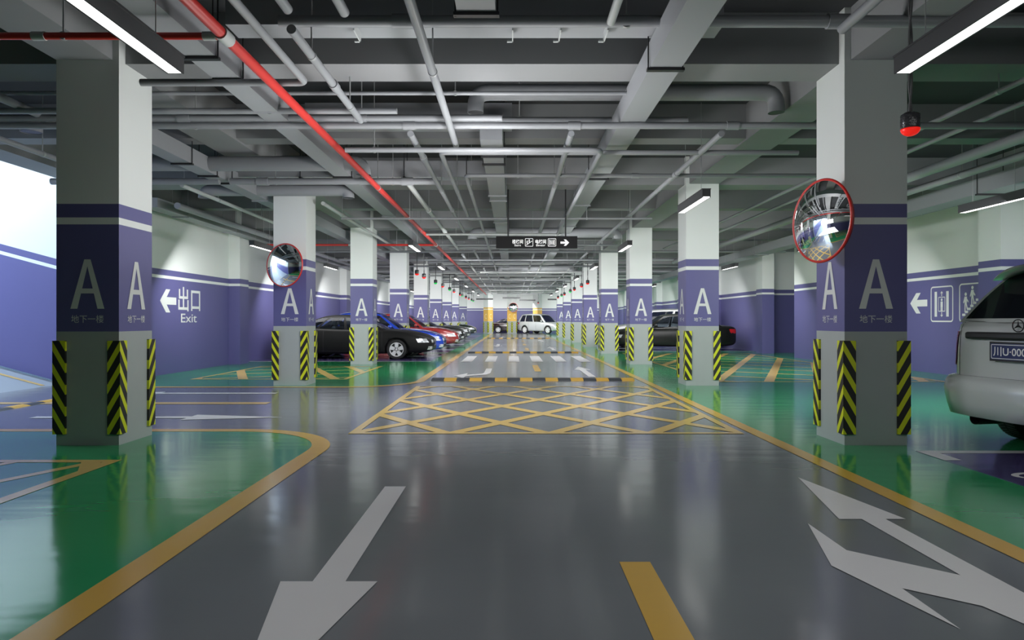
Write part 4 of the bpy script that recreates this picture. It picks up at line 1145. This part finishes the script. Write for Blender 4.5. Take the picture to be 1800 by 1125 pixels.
NEAR = suv(PSV, L=5.3, W=2.12, H=2.10, r=.39, tw=.27, wstyle='tread', treadm=mat('tread_light', (.10, .10, .11), .6), glass=GLASSD, rearglass=(.03, .97, .06, .92), details=near_details,
           sideglass=[(.05, .34), (.365, .62), (.64, .97)], seats=(.2, -.9))
NEAR['belt'] = 1.42; NEAR['gh'] = (1.20, -2.65 + .13, .40, -2.65 + .70); NEAR['wroof'] = .66; NEAR['wb'] = .88; NEAR['wrear'] = .86
NEAR['st'] = [(-2.65, .76, .46, 1.34, .0), (-2.56, .86, .40, 1.40, .0), (-2.25, .95, .34, 1.43, .0), (-1.4, 1.0, .30, 1.43, .02), (0, 1.0, .28, 1.38, .02),
              (.9, 1.0, .28, 1.32, .05), (1.5, .99, .28, 1.26, .07), (2.05, .96, .30, 1.15, .07), (2.43, .89, .33, 1.02, .05), (2.6, .80, .36, .92, .03), (2.65, .72, .40, .85, .02)]
yaw = math.radians(11)
rearx, reary = 5.16, 6.88
make_car(NEAR, 'silver car seen from behind at the right edge, star emblem and blue plate', (rearx + 2.65 * math.cos(yaw), reary + 2.65 * math.sin(yaw), 0), yaw)

# ------------------------------------------------------------------ light and camera
LP_C, LP_S, LP_U, LP_U1, LP_N, LP_X = 24, 20, .27, 70, 52, 66
w = bpy.data.worlds.new('sky'); sc.world = w; w.use_nodes = True
bg = w.node_tree.nodes['Background']; bg.inputs['Color'].default_value = (.70, .85, 1.0, 1); bg.inputs['Strength'].default_value = 6.0
def aim(d): return Vector(d).to_track_quat('-Z', 'Y').to_euler()
def area(name, loc, size, rot, power=0, portal=False, col=(1, 1, 1)):
    l = bpy.data.lights.new(name, 'AREA'); l.shape = 'RECTANGLE'; l.size, l.size_y = size; l.energy = power; l.color = col
    if portal: l.cycles.is_portal = True
    o = bpy.data.objects.new(name, l); COL.objects.link(o); o.location = loc; o.rotation_euler = rot; return o
TILT = math.radians(42)
for n in range(0, 10):  # rows of added fill panels, separate from the hanging lamps
    y = CY0 + n * DY + 2.9                       # in the bay beyond column row n
    for x, wx in ((-.35, 5.0), (-6.9, 3.0), (7.4, 4.4)):
        p = LP_C if abs(x) < 1 else LP_S
        if x < -1 and n < 1: continue
        area('added_fill_down', (x, y, 2.85), (wx, 1.5), (TILT, 0, 0), p * wx * 1.9 * (.6 if abs(x) < 1 else 1))  # added fill for floor and column fronts, no fixture hangs here
        area('added_fill_up', (x, y + .6, 2.3), (wx, 4.4), (PI, 0, 0), LP_U * wx * 4.4 * (.45 if x > 1 else 1))  # added fill facing up, brightens beams and pipes without a real uplight
    for s_ in (-1, 1):
        if n == 0: area('added_fill_side', (-.35 - .5 * s_, 7.95, 2.7), (1.6, .32), aim((.93 * s_, .24, -.10)), 85)
        else: area('added_fill_side', (-.35 + .8 * s_, y - 5.2, 2.9), (1.6, .45), aim((.82 * s_, .36, -.30)), LP_X)  # added side fill for the inner column faces, not a lamp
area('added_fill_up', (-1.0, 7.7, 1.9), (4.2, 1.6), (PI, 0, 0), LP_U1)  # extra fill added below the nearest beam
area('added_fill_down', (4.6, 2.2, 3.2), (4.0, 1.6), (TILT, 0, 0), LP_S * 1.6)
area('added_fill_down', (.2, 2.9, 3.5), (5.0, 3.0), (0, 0, 0), LP_N)  # added fill over the near floor, no lamp of its own
area('added_fill_up', (2.5, 4.2, 2.6), (4, 4.4), (PI, 0, 0), LP_U * 12)
area('ramp_daylight_portal', (-16.6, 11.6, 9.6), (15, 6.9), (0, 0, 0), portal=True)

cd = bpy.data.cameras.new('camera'); cam = bpy.data.objects.new('camera', cd); COL.objects.link(cam)
cd.sensor_width = 36; cd.lens = 24; cd.clip_start = .05; cd.clip_end = 300
cam.location = (0, 0, CAMH); cam.rotation_euler = (PI / 2, 0, 0)
sc.camera = cam
sc.view_settings.view_transform = 'Standard'; sc.view_settings.look = 'None'; sc.view_settings.gamma = 1
sc.view_settings.exposure = 0
sc.view_settings.use_curve_mapping = False
sc.cycles.use_denoising = True
sc.cycles.max_bounces = 10; sc.cycles.diffuse_bounces = 6; sc.cycles.glossy_bounces = 5
sc.cycles.sample_clamp_indirect = 6
sc.cycles.caustics_reflective = False; sc.cycles.caustics_refractive = False
for o in list(bpy.data.objects):
    if o.type == 'MESH' and o.users_collection == (): bpy.data.objects.remove(o)
